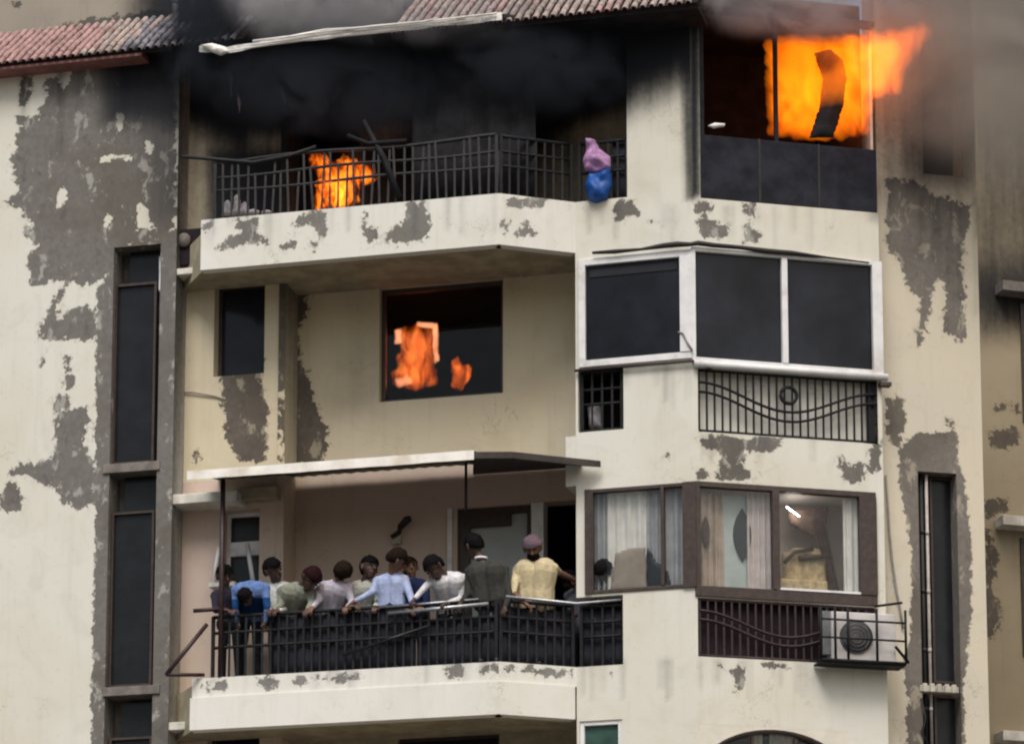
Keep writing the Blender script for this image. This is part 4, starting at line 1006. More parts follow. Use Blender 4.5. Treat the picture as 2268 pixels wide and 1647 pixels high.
m = MB(); s = BW.s(1032, 1070, 0.9); m.tube([BW.pt(s, BW.z(1032, 1135, 0.9), 0.9), BW.pt(s, BW.z(1032, 1025, 0.9), 0.9)], 0.02, 8); m.build('hanger', M['iron_red'], aw)
awT = awning('awning', [(BL, BL.s(442, 102, 0.25), 0.25, BL.z(442, 104, 0.25)), (BL, BL.s(500, 108, 0.25), 0.25, BL.z(500, 108, 0.25)), (BL, BL.s(600, 92, 0.25), 0.25, BL.z(600, 88, 0.25)), (BL, BL.s(1112, 32, 0.25), 0.25, BL.z(1112, 32, 0.25))],
            M['sheet_burnt'], 'scorched crumpled bright metal awning over the burning top balcony', 0.25, 1.7, 0.085, crumple=0.03, mat_top=M['charred'])
m = MB(); pts = [BL.hit(u, v, 0.3) + Vector((0, 0, 0.02 * mnoise.noise(Vector((u * .03, 0, 0))))) for u, v in ((560, 92), (640, 82), (720, 68), (830, 60), (940, 48), (1100, 30))]
m.tube(pts, 0.015, 6); m.build('edge_tube', M['sheet'], awT)
for k in range(3):
    m = MB(); m.tube([BL.hit(u, v + 7 - 6 * k + 5 * mnoise.noise(Vector((u * 0.02, k * 3.1, 0))), 0.31 + 0.03 * k) for u, v in ((480 + 60 * k, 110 - 8 * k), (600 + 40 * k, 92 - 5 * k), (720, 76), (830, 64), (940, 52), (1050 - 40 * k, 38 + 4 * k))], [0.006, 0.016, 0.010, 0.018, 0.012, 0.006], 6); m.build('torn_strip', M['sheet'], awT)
m = pillow(BL, [(442, 100), (470, 96), (500, 104), (508, 116), (488, 124), (462, 112)], 0.3, 0.05, 0.02, 0.6, 12, 4); m.build('crumpled_end', M['sheet'], awT)
m = MB(); z_ = BL.z(1112, 38, 0.2)
m.prism([BL.pt(BL.s(1100, 40, 0.2), z_, 0.2), B2.pt(0.05, z_, 0.2), B2.pt(B2.len, z_, 0.2), YL.pt(YL.len, z_ + 0.0, 0.1), BW.pt(BW.s(1420), z_ + 0.15, 0.05), BW.pt(BW.s(1050), z_ + 0.15, 0.05)], (0, 0, 0.06)); m.build('dark_end_sheet', M['charred'], awT)

# ------------------------------------------------------------------ burnt top floor
screen(BL, BL.s(912, 300, -0.35), BL.s(1186, 300, -0.35), z3t - 0.02, BL.z(1050, 70, -0.35), M['charred'], -0.35, 'burnt_sheet', 'large blackened sheet hanging from the awning behind the top railing', 0.03)
m = MB(); m.tube([BL.hit(806, 268, -0.1), BL.hit(850, 350, -0.06), BL.hit(884, 436, -0.04)], [0.03, 0.045, 0.05], 6); tag(m.build('fallen_beam', M['charred']), 'charred beam leaning on the top railing right of the flames', 'beam')
m = MB(); m.tube([BL.hit(770, 300, -0.05), BL.hit(815, 318, -0.05), BL.hit(900, 312, -0.05)], 0.03, 6); tag(m.build('fallen_bar', M['charred']), 'charred bar lying level across the leaning beam', 'beam')
for i, (u, v, du, dv) in enumerate(((503, 460, 12, 18), (524, 452, 9, 24), (540, 462, 12, 16), (560, 470, 16, 8), (590, 470, 14, 6), (512, 472, 16, 6))):
    m = pillow(BL, [(u - du, v + dv), (u - du * .6, v - dv * .6), (u + du * .2, v - dv), (u + du, v - dv * .3), (u + du * .8, v + dv)], -0.25, 0.06, 0.02, 0.5, 9, i)
    tag(m.build('rubble_chunk', M['ash']), ('pale rubble lump beside the end post of the top railing', 'tall upright pale splinter among the rubble behind the top railing', 'blocky pale rubble right of the tall splinter', 'low flat pale rubble near the blocky piece', 'flat pale rubble closest to the balcony flames', 'wide low pale rubble in front of the tall splinter')[i], 'rubble', 'rubble behind the top railing')
m = pillow(YL, [(1296, 306), (1318, 309), (1328, 330), (1353, 348), (1352, 372), (1325, 384), (1298, 380), (1290, 360), (1298, 335)], 0.02, 0.11, 0.016, 0.7, 9, 2); tag(m.build('draped_cloth', M['pink_cloth']), 'pink lilac cloth draped over the top railing', 'cloth')
m = pillow(YL, [(1304, 384), (1330, 382), (1352, 372), (1356, 410), (1345, 442), (1320, 450), (1302, 444), (1295, 412)], 0.02, 0.13, 0.016, 0.5, 7, 5); tag(m.build('plastic_bag', M['blue_bag']), 'bright blue bag hanging below the pink cloth on the top railing', 'bag')
screen(YL, YL.s(1352, 380), YL.s(1388, 380), z3t, z3t + 0.86, M['navy_sheet'], -0.12, 'cloth_screen', 'narrow dark cloth between the blue bag and the cream pillar', 0.008)
# burning room in the bay
r = yr_ops[0]; zp = YR.z(1745, 312, 0.02)
m = MB(); MB().box(YR, r[0] + 0.01, r[1] - 0.01, r[2] + 0.01, zp, -0.09, -0.02).build('parapet_board', M['navy_sheet'], bld, 0.01)
for k in range(1, 3):
    sx = r[0] + (r[1] - r[0]) * k / 3
    MB().box(YR, sx - 0.015, sx + 0.015, r[2] + 0.01, zp + 0.005, -0.03, -0.012).build('board_batten', M['burnt_iron'], bld)
MB().box(YR, r[0], r[0] + 0.07, zp, r[3], -0.13, -0.03).build('burnt_jamb', M['charred'], bld)
MB().box(YR, YR.s(1717, 200), YR.s(1725, 200), zp, r[3] + 0.1, -0.1, -0.04).build('burnt_mullion', M['charred'], bld)
m = MB(); za, zb = r[2] - 0.05, r[3] + 0.35
q = [YL.xy(YL.s(1395, 250), -0.17), (C[0], C[1] + 0.18), YR.xy(YR.len - 0.16, -0.17), YR.xy(YR.len - 0.16, -2.2), YL.xy(YL.s(1395, 250), -2.2)]
m.add([(*p_, z) for z in (za, zb) for p_ in q], [(0, 1, 2, 3, 4), (5, 6, 7, 8, 9), (0, 1, 6, 5), (2, 3, 8, 7), (3, 4, 9, 8), (4, 0, 5, 9)])
m.build('room', M['charred'], bld)
m = pillow(YR, [(1802, 118), (1840, 108), (1868, 135), (1876, 175), (1868, 235), (1846, 305), (1792, 306), (1815, 235), (1822, 175)], -0.02, 0.05, 0.03, 0.4, 5, 3); tag(m.build('burnt_curtain', M['charred']), 'blackened curtain remnant hanging in front of the big fire', 'curtain')
m = pillow(YR, [(1566, 279), (1582, 272), (1606, 274), (1604, 281), (1580, 285)], 0.0, 0.03, 0.012); tag(m.build('white_scrap', M['white_scrap']), 'small white scrap lying at the dark burnt window edge', 'scrap')
for i, (u, v, w, h, pl) in enumerate(((1355, 130, 10, 4, YL), (1342, 147, 5, 6, YL), (1314, 188, 5, 4, YL))):
    m = pillow(BW, [(u - w, v + h), (u - w * .5, v - h), (u + w, v - h * .6), (u + w * .7, v + h)], 0.06, 0.02, 0.012, 0.3, 9, i)
    tag(m.build('bright_fleck', M['white_scrap']), ('long pale fleck, highest on the sooted wall above the blue bag', 'pale fleck just under the long one on the sooted wall', 'lone lowest pale fleck on the sooted wall above the pink cloth')[i], 'fleck', 'pale flecks on the sooted wall')
for i, (u0, v0_, u1, v1_) in enumerate(((527, 205, 530, 250), (622, 190, 632, 232), (680, 138, 715, 136), (505, 130, 512, 215))):
    pl = PW if u0 < 628 else BW
    m = MB(); m.tube([pl.hit(u0, v0_, 0.06), pl.hit((u0 + u1) / 2 + 2, (v0_ + v1_) / 2, 0.08), pl.hit(u1, v1_, 0.06)], [0.012, 0.03, 0.01], 6)
    tag(m.build('metal_strip', M['pipe'] if i != 0 else M['ash']), ('short bright pale strip on the blackened wall', 'dull strip at the blackened wall corner above the flames', 'level dull strip under the scorched awning', 'longest upright dull strip on the blackened wall')[i], 'strip', 'strips on the blackened wall')
m = MB(); m.rbox(BW, 672, 708, 180, 200, 0.0, 0.05); m.build('scorched_panel', M['plaster'], bld, 0.01)

# dark box beside the balcony edge, left
bx = empty('wall_box', PW.hit(408, 585, 0.3), 'dark box with a pale round vent tucked beside the upper balcony end', 'box')
MB().rbox(PW, 383, 446, 507, 586, 0.02, 0.32).build('case', M['maroon_sheet'], bx, 0.01)
c = PW.hit(408, 532, 0.33); m = MB(); m.tube([c, c + PW.n.to_3d() * 0.03], 0.1, 20); m.build('round_vent', M['plaster'], bx)

# ------------------------------------------------------------------ air conditioner in its cage on the bay's right cheek
cg = empty('cage', YR.pt(YR.s(1900, 1462), YR.z(1900, 1462, 0.3), 0.3), 'black iron cage of thin bars around the air conditioner', 'cage')
oC = 0.34; s0, s1, za, zb = YR.rect(1818, 2006, 1346, 1464, oC)
for k in (0.0, 0.42, 0.76): 
    m = MB(); m.tube([YR.pt(s0, za + (zb - za) * k, oC), YR.pt(s1, za + (zb - za) * k, oC)], 0.024 if k == 0 else 0.015, 6)
    m.build('bar', M['iron'], cg)
for x in (0.0, 0.17, 0.32, 0.66, 1.0): 
    m = MB(); m.tube([YR.pt(s0 + (s1 - s0) * x, za, oC), YR.pt(s0 + (s1 - s0) * x, zb, oC)], 0.02, 6); m.build('upright', M['iron'], cg)
m = MB(); m.tube([YR.hit(1938, 1342, 0.05), YR.hit(1998, 1334, 0.4)], 0.018, 6); m.build('stay', M['iron'], cg)
m = MB(); m.tube([YR.hit(1984, 1432, oC), YR.hit(2012, 1466, oC - 0.3)], 0.022, 6); m.build('stay', M['iron'], cg)
MB().box(YR, s0, s1, za - 0.03, za - 0.005, 0.02, oC - 0.02).build('tray', M['iron'], cg)
ac = empty('air_conditioner', YR.pt(YR.s(1910, 1448), YR.z(1910, 1448, 0.25), 0.2), 'white outdoor air conditioner unit with round fan grille in iron cage', 'air conditioner')
zac0 = za + 0.01
s0a, s1a, _, zac1 = YR.rect(1842, 1984, 1356, 1448, 0.24)
MB().box(YR, s0a, s1a, zac0, zac1, 0.02, 0.24).build('casing', M['ac'], ac, 0.015)
c_s = YR.s(1896, 1400, 0.24); c = YR.pt(c_s, (zac0 + zac1) / 2, 0.236); m = MB(); m.tube([c, c + YR.n.to_3d() * 0.012], 0.235, 28); m.build('fan_opening', M['grille'], ac)
m = MB()
for rr in (0.08, 0.13, 0.18, 0.23):
    m.tube([c + YR.n.to_3d() * 0.025 + YR.t.to_3d() * rr * math.cos(w) + Vector((0, 0, rr * math.sin(w))) for w in np.linspace(0, 2 * math.pi, 25)], 0.005, 4, False)
m.build('fan_guard', M['pipe'], ac)
MB().rbox(YR, 1822, 1840, 1352, 1448, 0.1, 0.2).build('side_panel', M['pipe'], ac)
# loose cable down the right wall
m = MB(); m.tube([RW.hit(u, v, 0.03) for u, v in ((1962, 1052), (1966, 1110), (1970, 1180), (1976, 1240), (1986, 1310), (1994, 1350), (2000, 1392))], 0.016, 6); tag(m.build('cable', M['cable_grey']), 'loose grey cable hanging down the right wall to the air conditioner', 'cable')
m = MB(); m.tube([RW.hit(2040, 1545, 0.02), RW.hit(2050, 1590, 0.03), RW.hit(2042, 1620, 0.03), RW.hit(2056, 1650, 0.02)], 0.014, 6); tag(m.build('cable', M['cable']), 'black looped cable below the ledge in the right wall slot', 'cable')
m = MB(); m.tube([PW.hit(386, 868, 0.02), PW.hit(430, 869, 0.03), PW.hit(480, 878, 0.02), PW.hit(498, 886, 0.02)], 0.012, 6); tag(m.build('cable', M['cable_grey']), 'thin cable crossing the cream wall left of the peeled window corner', 'cable')
# wall lamp on the back wall of the lower balcony
lm = empty('wall_lamp', BW.hit(880, 1190, 0.05), 'black angled wall lamp above the heads on the lower balcony', 'lamp')
m = MB(); m.tube([BW.hit(868, 1188, 0.08), BW.hit(884, 1178, 0.12), BW.hit(887, 1162, 0.16)], 0.035, 8); m.build('arm', M['lamp_black'], lm)
m = MB(); m.tube([BW.hit(885, 1168, 0.16), BW.hit(902, 1150, 0.2), BW.hit(910, 1147, 0.2)], [0.045, 0.06, 0.04], 8); m.build('head', M['lamp_black'], lm)
MB().rbox(BW, 868, 888, 1186, 1204, 0.0, 0.07).build('mount', M['plaster_light'], lm, 0.01)

# ------------------------------------------------------------------ people
def capsule(m, p0, p1, r0, r1, seg=10):
    p0, p1 = Vector(p0), Vector(p1); d = p1 - p0
    if d.length < 1e-5: d = Vector((0, 0, 1e-4))
    d = d.normalized(); pts = []; rr = []
    for k in (88, 60, 30, 0): pts.append(p0 - d * r0 * math.sin(R(k))); rr.append(r0 * math.cos(R(k)))
    for k in (0, 30, 60, 88): pts.append(p1 + d * r1 * math.sin(R(k)) + d * 1e-4); rr.append(r1 * math.cos(R(k)))
    m.tube(pts, rr, seg)

SLOTS = ('shirt', 'skin', 'trouser', 'shoe', 'sleeve2')
def person(label, head, face, chest, hip, arms, shirt, hair='hair', skin='skin', cap=None, trim=None, sleeve=True, hs=1.12, lower=None, width=0.21, beard=False, trouser='trouser', chest_r=0.145, turn=0.0, collar=None):
    """posed figure: joints given in 3-D, grown into one continuous skin by voxel remeshing"""
    head, chest, hip = Vector(head), Vector(chest), Vector(hip); hs *= 1.1
    root = empty('person', (hip.x, hip.y, lower), label, 'person', 'people on the lower balcony')
    side = Matrix.Rotation(turn, 3, 'Z') @ BL.t.to_3d()
    P = []                                             # (p0, p1, r0, r1, slot)
    def add(p0, p1, r0, r1, s): P.append((Vector(p0), Vector(p1), r0, r1, s))
    fv = Vector(face).normalized(); up0 = (head - chest).normalized()
    rt = fv.cross(up0).normalized(); up = rt.cross(fv).normalized()
    def H(x, y, z): return head + (rt * x + fv * y + up * z) * hs
    neck = chest + (head - chest) * 0.45
    add(H(0, -0.02, 0.03), H(0, 0.0, 0.045), 0.092 * hs, 0.09 * hs, 1)
    add(H(0, 0.03, -0.03), H(0, 0.045, -0.085), 0.066 * hs, 0.042 * hs, 1)
    add(H(0, 0.095, 0.01), H(0, 0.118, -0.028), 0.010 * hs, 0.014 * hs, 1)       # nose
    add(H(0.025, 0.082, -0.062), H(-0.025, 0.082, -0.062), 0.012 * hs, 0.012 * hs, 1)   # mouth
    for x in (-1, 1): add(H(0.092 * x, -0.01, 0.02), H(0.09 * x, 0.0, -0.025), 0.018 * hs, 0.014 * hs, 1)  # ears
    add(neck - (head - chest) * 0.2, H(0, -0.015, -0.05), 0.058, 0.055, 1)
    shl, shr = chest - side * width, chest + side * width
    add(shl + Vector((0, 0, -0.01)), chest + Vector((0, 0, 0.03)), 0.075, 0.085, 0); add(chest + Vector((0, 0, 0.03)), shr + Vector((0, 0, -0.01)), 0.085, 0.075, 0)
    mid = chest.lerp(hip, 0.55)
    for k in (-0.5, 0.5):
        add(chest + side * width * k + Vector((0, 0, -0.05)), mid + side * width * k * 0.8, chest_r, chest_r * 0.95, 0)
        add(mid + side * width * k * 0.8, hip + side * width * k * 0.8, chest_r * 0.95, chest_r * 1.0, 0)
    add(hip + side * 0.08, hip - side * 0.08, 0.135, 0.135, 2)
    for x in (-1, 1):
        h0 = hip + side * 0.09 * x; kn = Vector((h0.x, h0.y, lower + 0.50)) + BL.n.to_3d() * 0.04 + side * 0.015 * x; an = Vector((h0.x, h0.y, lower + 0.09)) + side * 0.02 * x
        add(h0, kn, 0.095, 0.065, 2); add(kn, an, 0.06, 0.042, 2)
        add(an + Vector((0, 0, -0.04)), an + BL.n.to_3d() * 0.15 + Vector((0, 0, -0.05)), 0.042, 0.035, 3)
    for x, (el, ha) in zip((-1, 1), arms):
        sh = (shl if x < 0 else shr)
        el, ha = Vector(el), Vector(ha)
        add(sh, el, 0.066, 0.052, 0); add(el, ha.lerp(el, 0.12), 0.050, 0.036, 0 if sleeve else 1)
        d = (ha - el).normalized(); a = d.cross(Vector((0, 0, 1)));
        if a.length < 0.1: a = side.copy()
        a.normalize(); b = a.cross(d).normalized()
        pc = ha + d * 0.045
        add(ha.lerp(el, 0.08), ha + d * 0.02, 0.030, 0.030, 1)
        for k, (off, ln) in enumerate(((-0.032, 0.062), (-0.011, 0.078), (0.011, 0.074), (0.032, 0.056))):
            b0 = ha + d * 0.02 + a * off * 0.8; b1 = ha + d * 0.085 + a * off; add(b0, b1, 0.019, 0.014, 1)
            k1 = b1 + (d * 0.7 - b * 0.5).normalized() * ln * 0.5; k2 = k1 + (d * 0.1 - b * 1.0).normalized() * ln * 0.5
            add(b1, k1, 0.0125, 0.0115, 1); add(k1, k2, 0.0115, 0.010, 1)
        t0 = ha + d * 0.025 - a * x * 0.03; t1 = t0 + (d * 0.6 - a * x * 0.8).normalized() * 0.045; add(t0, t1, 0.016, 0.013, 1); add(t1, t1 + (d - b * 0.5).normalized() * 0.03, 0.013, 0.010, 1)
    m = MB()
    for p0, p1, r0, r1, s in P: capsule(m, p0, p1, r0, r1)
    tmp = bpy.data.objects.new('tmp', m.mesh('tmp')); col.objects.link(tmp)
    rm = tmp.modifiers.new('r', 'REMESH'); rm.mode = 'VOXEL'; rm.voxel_size = 0.011; rm.use_smooth_shade = True
    sm = tmp.modifiers.new('s', 'SMOOTH'); sm.factor = 0.5; sm.iterations = 3
    dg = bpy.context.evaluated_depsgraph_get(); me = bpy.data.meshes.new_from_object(tmp.evaluated_get(dg))
    bpy.data.objects.remove(tmp)
    n = len(me.polygons); ctr = np.empty(n * 3); me.polygons.foreach_get('center', ctr); ctr = ctr.reshape(-1, 3)
    best = np.full(n, 9.0); idx = np.zeros(n, int)
    for p0, p1, r0, r1, s in P:
        a = np.array(p0); e = np.array(p1) - a; t = np.clip(((ctr - a) @ e) / (e @ e + 1e-9), 0, 1)
        dd_ = np.linalg.norm(ctr - a - t[:, None] * e, axis=1) - (r0 + (r1 - r0) * t)
        k = dd_ < best; best[k] = dd_[k]; idx[k] = s
    me.materials.clear()
    for nm in (shirt, skin, trouser, 'shoe'): me.materials.append(M[nm])
    if trim:                                             # a differently coloured lower back or panel of the same garment
        me.materials.append(M[trim]); zc = (chest.z + hip.z) / 2
        sel = (idx == 0) & (ctr[:, 2] < chest.z - 0.16) & (ctr[:, 2] > chest.z - 0.34); idx[sel] = 4
    me.polygons.foreach_set('material_index', idx.astype(np.int32)); me.polygons.foreach_set('use_smooth', [True] * n)
    me.name = 'body'
    mesh_obj('body', me, None, root)
    # hair or cap
    hm = MB(); vs = []; seg, rings = 20, 12
    rad = Vector((0.108, 0.120, 0.118)) * hs * (1.02 if not cap else 1.06)
    lim = R(116) if not cap else R(84)
    for i in range(rings + 1):
        th = lim * i / rings
        for k in range(seg):
            w = 2 * math.pi * k / seg; x, y, z = math.sin(th) * math.cos(w), math.sin(th) * math.sin(w), math.cos(th)
            back = 0.35 * (1 - y) if not cap else 0.1
            zz = z if y < 0.25 or cap else max(z, 0.28 + 0.1 * math.cos(w * 3))
            if not cap and y < 0.1: zz -= 0.42 * (0.1 - y) * (th / lim) ** 2
            j = 1 + 0.10 * mnoise.noise(Vector((x * 4, y * 4, z * 4 + head.x * 7))) + 0.05 * mnoise.noise(Vector((x * 11, y * 11, z * 11 + head.x * 3)))
            j *= 1 - (0.21 * (th / lim) ** 3 if not cap else 0.0)
            vs.append(head + rt * rad.x * x * j + fv * (rad.y * y * j - 0.012) + up * (rad.z * zz * j + 0.022 * hs))
    base = len(vs)
    for v in list(vs): vs.append(v + (head - v) * 0.16)
    fs = []
    for lay in (0, base):
        for i in range(rings):
            for k in range(seg):
                q = (lay + i * seg + k, lay + i * seg + (k + 1) % seg, lay + (i + 1) * seg + (k + 1) % seg, lay + (i + 1) * seg + k); fs.append(q if lay == 0 else q[::-1])
    e = rings * seg
    for k in range(seg): fs.append((e + k, e + (k + 1) % seg, base + e + (k + 1) % seg, base + e + k))
    hm.add(vs, fs, True); hm.build('cap' if cap else 'hair', M[cap or hair], root)
    if cap:
        m = MB(); m.tube([H(0.1 * math.cos(w), 0.108 * math.sin(w) - 0.015, 0.03) for w in np.linspace(0, 2 * math.pi, 21)], 0.014, 6, False); m.build('cap_band', M[cap], root)
        m = MB(); m.ball(H(0, -0.06, -0.03), (0.075 * hs, 0.07 * hs, 0.06 * hs)); m.build('hair', M[hair], root)
    if beard:
        m = MB(); m.ball(H(0, 0.05, -0.075), (0.07 * hs, 0.055 * hs, 0.055 * hs)); m.build('beard', M[hair], root)
    if collar:
        m = MB(); m.tube([neck + (side * 0.075 * math.cos(w) + BL.n.to_3d() * 0.075 * math.sin(w)) + Vector((0, 0, 0.015)) for w in np.linspace(0, 2 * math.pi, 17)], 0.02, 6, False); m.build('collar', M[collar], root)
    for x in (-1, 1):
        m = MB(); m.ball(H(0.034 * x, 0.088, 0.012), 0.011 * hs, 8, 6); m.build('eye', M['eye'], root)
        m = MB(); m.tube([H(0.016 * x, 0.098, 0.038), H(0.052 * x, 0.086, 0.04)], 0.006 * hs, 5); m.build('eyebrow', M[hair], root)
    return root

nB = BL.n.to_3d(); tB = BL.t.to_3d()
def J(u, v, o): return BL.hit(u, v, o)
def K(u, v, o): return B2.hit(u, v, o)
def hipz(u, o, dz=0.93, pl=BL):
    s = pl.s(u, 1380, o); return pl.pt(s, z1t + dz, o)
down = Vector((0, 0, -1))
Pz = z1t
ppl = [
 dict(label='person in dark purple with dark cap-like hair at the far end of lower railing', head=J(498, 1276, -0.28), face=nB * 0.8 + tB * 0.6 + down * 0.4, chest=J(500, 1316, -0.32), hip=hipz(512, -0.42, 0.84),
      arms=((J(478, 1350, -0.2), J(500, 1350, -0.06)), (J(530, 1350, -0.25), J(520, 1352, -0.06))), shirt='navy_purple_cloth', skin='skin_dark', hair='hair', width=0.15, chest_r=0.10),
 dict(label='person in bright blue shirt bent over so only the back shows', head=J(545, 1322, -0.02), face=nB * 0.25 + down, chest=J(555, 1302, -0.15), hip=hipz(556, -0.55, 0.98),
      arms=((J(522, 1345, -0.08), J(526, 1378, -0.10)), (J(592, 1345, -0.08), J(588, 1378, -0.1))), shirt='bright_blue_cloth', trim='deep_blue_cloth', skin='skin_dark', hair='hair', width=0.21, chest_r=0.15, hs=0.95),
 dict(label='person in off-white shirt standing before the beige pier looking sideways', head=J(605, 1263, -0.35), face=tB * 0.9 + nB * 0.5 + down * 0.2, chest=J(614, 1302, -0.45), hip=hipz(622, -0.5, 0.88),
      arms=((J(594, 1345, -0.3), J(598, 1352, -0.06)), (J(640, 1345, -0.35), J(615, 1352, -0.06))), shirt='offwhite_cloth', skin='skin_dark', width=0.18, chest_r=0.125, hs=1.2),
 dict(label='person with reddish dark hair in olive green leaning down over lower railing', head=J(688, 1282, -0.05), face=nB * 0.4 + tB * 0.5 + down * 0.9, chest=J(655, 1305, -0.22), hip=hipz(640, -0.5, 0.85),
      arms=((J(622, 1340, -0.15), J(605, 1350, -0.03)), (J(690, 1335, -0.15), J(680, 1350, -0.02))), shirt='olive_cloth', hair='hair_red', skin='skin_dark', hs=1.22, width=0.20, chest_r=0.15),
 dict(label='person in pale lavender shirt with brown hair turned away between olive and blue shirts', head=J(758, 1266, -0.22), face=-tB * 0.5 + nB * 0.3 + down * 0.9, chest=J(738, 1300, -0.32), hip=hipz(728, -0.5, 0.90),
      arms=((J(705, 1330, -0.2), J(692, 1345, -0.05)), (J(780, 1335, -0.3), J(768, 1345, -0.05))), shirt='lavender_cloth', hair='hair_brown', hs=1.18, width=0.20, chest_r=0.15),
 dict(label='person with black hair and pale green shirt behind the light blue shirt', head=J(818, 1258, -0.42), face=nB * 0.6 + tB * 0.7, chest=J(802, 1300, -0.5), hip=hipz(808, -0.65, 0.90),
      arms=((J(778, 1330, -0.4), J(790, 1340, -0.06)), (J(838, 1330, -0.5), J(830, 1345, -0.10))), shirt='pale_green_cloth', skin='skin_dark', hs=1.18, width=0.20, chest_r=0.15),
 dict(label='person in light blue shirt leaning an arm along the lower railing', head=J(878, 1240, -0.16), face=tB * 0.5 - nB * 0.4 + down * 0.3, chest=J(866, 1284, -0.25), hip=hipz(868, -0.30, 0.88),
      arms=((J(826, 1310, -0.18), J(784, 1332, -0.04)), (J(910, 1322, -0.2), J(915, 1345, -0.05))), shirt='sky_blue_cloth', hair='hair_brown', hs=1.18, width=0.19, chest_r=0.13),
 dict(label='person in navy with reddish brown face partly behind the light blue shirt', head=J(908, 1258, -0.62), face=nB * 0.8 + tB * 0.4, chest=J(918, 1296, -0.6), hip=hipz(918, -0.65, 0.86),
      arms=((J(895, 1330, -0.45), J(905, 1345, -0.15)), (J(945, 1335, -0.45), J(930, 1345, -0.1))), shirt='navy_cloth', hair='hair_brown', skin='skin', width=0.15, hs=1.1),
 dict(label='person in white shirt with black hair bowing and stretching an arm down the railing', head=J(963, 1257, -0.10), face=-tB * 0.4 + nB * 0.5 + down * 0.7, chest=J(995, 1282, -0.26), hip=hipz(1000, -0.5, 0.92),
      arms=((J(945, 1296, -0.15), J(918, 1326, -0.02)), (J(1022, 1325, -0.25), J(990, 1335, -0.05))), shirt='white_cloth', hair='hair', skin='skin_dark', hs=1.22, width=0.20, chest_r=0.15),
 dict(label='person in charcoal suit with white collar seen from behind at the lower railing', head=J(1050, 1210, -0.20), face=-tB * 0.7 - nB * 0.5 + down * 0.2, chest=J(1078, 1262, -0.16), hip=hipz(1088, -0.22, 0.90),
      arms=((J(1036, 1315, -0.10), J(1020, 1335, -0.04)), (J(1128, 1320, -0.12), J(1118, 1345, -0.05))), shirt='charcoal_cloth', hair='hair', skin='skin_dark', collar='white_cloth', hs=1.18, width=0.24, chest_r=0.18),
 dict(label='person in cream shirt and mauve cap reaching an arm to the side', head=K(1180, 1214, -0.20), face=nB * 0.7 + tB * 0.1 + down * 0.45, chest=K(1186, 1258, -0.25), hip=hipz(1182, -0.30, 0.92, B2),
      arms=((K(1136, 1312, -0.12), K(1166, 1338, -0.03)), (K(1236, 1266, -0.3), K(1278, 1286, -0.35))), shirt='cream_cloth', cap='mauve_cap', hair='hair', skin='skin', beard=True, hs=1.15, width=0.25, chest_r=0.19, sleeve=False),
 dict(label='person in slate grey crouching in shade beside the man in cream', head=K(1266, 1287, -0.55), face=nB * 0.8 + tB * 0.3 + down * 0.4, chest=K(1286, 1316, -0.50), hip=hipz(1290, -0.5, 0.66, B2),
      arms=((K(1262, 1345, -0.4), K(1270, 1352, -0.25)), (K(1318, 1345, -0.4), K(1306, 1352, -0.25))), shirt='slate_cloth', hair='hair', skin='skin_dark', width=0.17),
 dict(label='dark haired person in black next to the grey curtain at balcony end', head=YL.hit(1336, 1266, -0.14), face=-nB * 0.8 + tB * 0.3, chest=YL.hit(1340, 1312, -0.26), hip=hipz(1338, -0.42, 0.80, YL),
      arms=((YL.hit(1312, 1350, -0.25), YL.hit(1318, 1362, -0.2)), (YL.hit(1368, 1350, -0.3), YL.hit(1352, 1362, -0.22))), shirt='dark_blue_cloth', hair='hair', skin='skin_dark', width=0.16, hs=1.15),
]
for p in ppl: person(lower=Pz, **p)

# ------------------------------------------------------------------ flames and smoke
def ragged(poly, amp, seed):
    out = []
    for (a, b), (c_, d) in zip(poly, poly[1:] + poly[:1]):
        L = math.hypot(c_ - a, d - b); k = max(1, int(L / 7)); nx, ny = (d - b) / (L + 1e-6), -(c_ - a) / (L + 1e-6)
        for i in range(k):
            t = i / k; x, y = a + (c_ - a) * t, b + (d - b) * t
            w = amp * (mnoise.noise(Vector((x * 0.05, y * 0.05, seed))) + 0.7 * mnoise.noise(Vector((x * 0.14, y * 0.14, seed + 5))))
            out.append((x + nx * w, y + ny * w - max(0, w) * 0.6))
    return out
def flame(name, pl, poly, o, thick, mat, label, seed=1, rag=9):
    poly = ragged(poly, rag, seed)
    m = pillow(pl, poly, o, thick, 0.03, 0.35, 3.0, seed, 1)
    return tag(m.build(name, M[mat]), label, 'fire')
flame('flame', YR, [(1690, 96), (1715, 78), (1800, 76), (1870, 74), (1960, 64), (2040, 55), (2062, 72), (2050, 96), (2010, 120), (2000, 170), (1990, 205), (1940, 222), (1920, 235), (1918, 290), (1870, 312), (1790, 312), (1745, 312), (1700, 300)], -0.40, 0.60, 'fire_big', 'huge orange fire filling the top right window', 1)
flame('flame', YR, [(1860, 76), (1980, 60), (2050, 48), (2072, 72), (2046, 108), (2014, 150), (1996, 210), (1936, 222), (1926, 300), (1880, 310), (1890, 200)], 0.15, 0.26, 'fire_tongue', 'tongue of orange fire blowing out past the top right window corner', 4)
flame('flame', BL, [(682, 335), (720, 338), (738, 352), (760, 345), (800, 350), (835, 365), (838, 400), (800, 420), (800, 445), (775, 466), (700, 470), (692, 440), (712, 410), (690, 370)], -0.3, 0.22, 'fire_small', 'orange fire burning behind the railing of the top balcony', 2)
flame('flame', BL, [(700, 400), (720, 380), (740, 395), (770, 400), (775, 466), (698, 470)], -0.25, 0.2, 'fire_small', 'bright yellow core of the fire on the top balcony floor', 6)
flame('flame', BW, [(872, 730), (895, 722), (925, 715), (965, 715), (972, 760), (968, 850), (930, 866), (872, 858), (865, 830), (885, 780)], -0.75, 0.14, 'fire_room', 'tall orange glow burning inside the second floor window', 3)
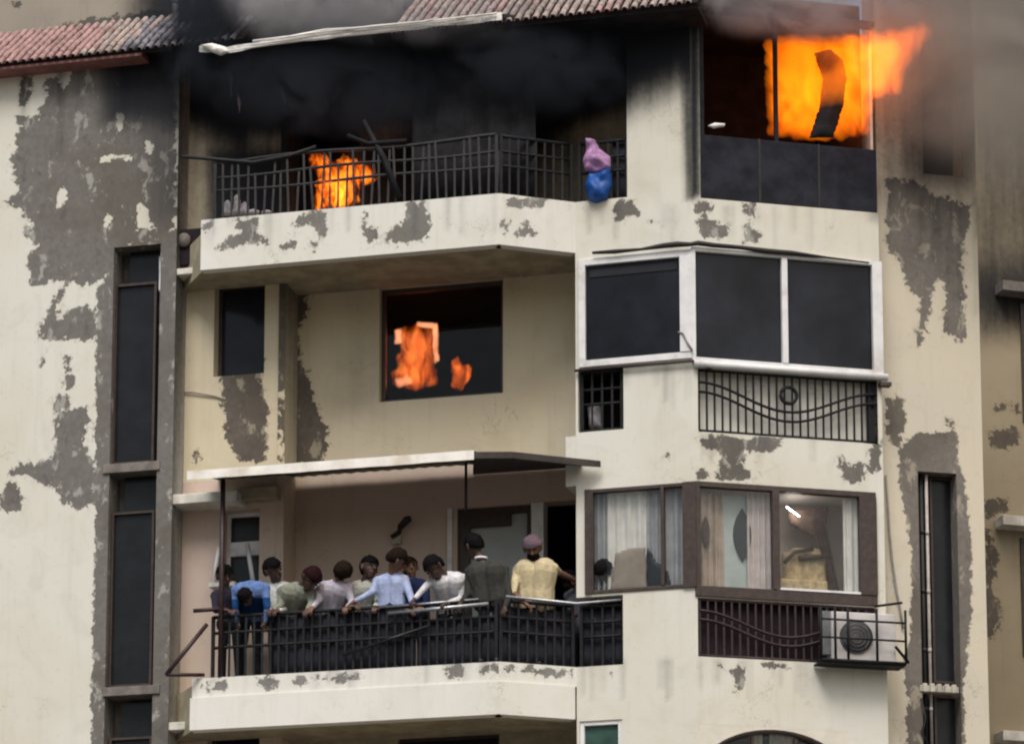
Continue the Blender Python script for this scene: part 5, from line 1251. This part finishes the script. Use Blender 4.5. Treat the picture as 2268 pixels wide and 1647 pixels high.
flame('flame', BW, [(995, 795), (1012, 792), (1045, 815), (1042, 840), (1022, 868), (998, 860), (1000, 830)], -0.6, 0.16, 'fire_room', 'small orange fire at the lower right inside the second floor window', 5)

flame('flame', BW, [(922, 713), (971, 713), (974, 800), (960, 810), (957, 729), (922, 725)], -0.6, 0.05, 'fire_edge', 'bright corner of burning frame inside the second floor window', 7, 3)
flame('flame', BW, [(872, 728), (892, 724), (891, 762), (873, 764)], -0.6, 0.045, 'fire_edge', 'small pale flame patch at the left inside the second floor window', 8, 3)
flame('flame', BW, [(874, 838), (904, 824), (916, 850), (880, 862)], -0.6, 0.035, 'fire_edge', 'faint low flame near the sill inside the second floor window', 9, 3)

def smoke(name, c, size, mat, label, rot=0.0):
    m = MB(); m.ball((0, 0, 0), 1.0, 24, 16)
    o = m.build(name, mat, None, M=Matrix.Translation(Vector(c)) @ Matrix.Rotation(rot, 4, 'Y') @ Matrix.Diagonal((*size, 1)))
    return tag(o, label, 'smoke', kind='stuff')
S_grey = smoke_mat('grey_smoke', 2.3, (0.60, 0.555, 0.50), 0.7, 0.40, 0.60, floor=0.35)
S_top = smoke_mat('top_smoke', 5.5, (0.58, 0.56, 0.58), 1.4, 0.43, 0.58, floor=0.15)
S_dark = smoke_mat('dark_smoke', 7.0, (0.06, 0.068, 0.088), 1.3, 0.38, 0.58, floor=0.08)
S_mid = smoke_mat('drifting_smoke', 1.6, (0.30, 0.30, 0.33), 1.2, 0.42, 0.62)
smoke('smoke', RW.hit(2230, 20, 1.05), (2.4, 1.25, 3.0), S_grey, 'grey brown smoke drifting over the right wall and the neighbouring building')
smoke('smoke', YR.hit(1790, -20, 0.45), (2.2, 0.7, 0.8), S_top, 'pale grey smoke rolling above the top right fire')
smoke('smoke', BL.hit(710, 0, -0.5), (1.6, 0.9, 0.8), S_top, 'grey smoke rising between the two tiled roofs')
smoke('smoke', BL.hit(900, 185, -0.5), (3.3, 0.62, 0.98), S_dark, 'black smoke hanging under the scorched awning')
smoke('smoke', BL.hit(1230, 130, -0.45), (1.75, 0.65, 0.95), S_dark, 'black smoke gathered before the sooted wall near the bay pillar')
smoke('smoke', BL.hit(450, 70, -0.3), (0.8, 0.5, 1.15), S_dark, 'dark smoke at the right end of the left tiled roof')
smoke('smoke', BL.hit(960, 40, 0.25), (2.3, 0.4, 0.5), S_mid, 'thin dark smoke curling over the scorched awning edge')
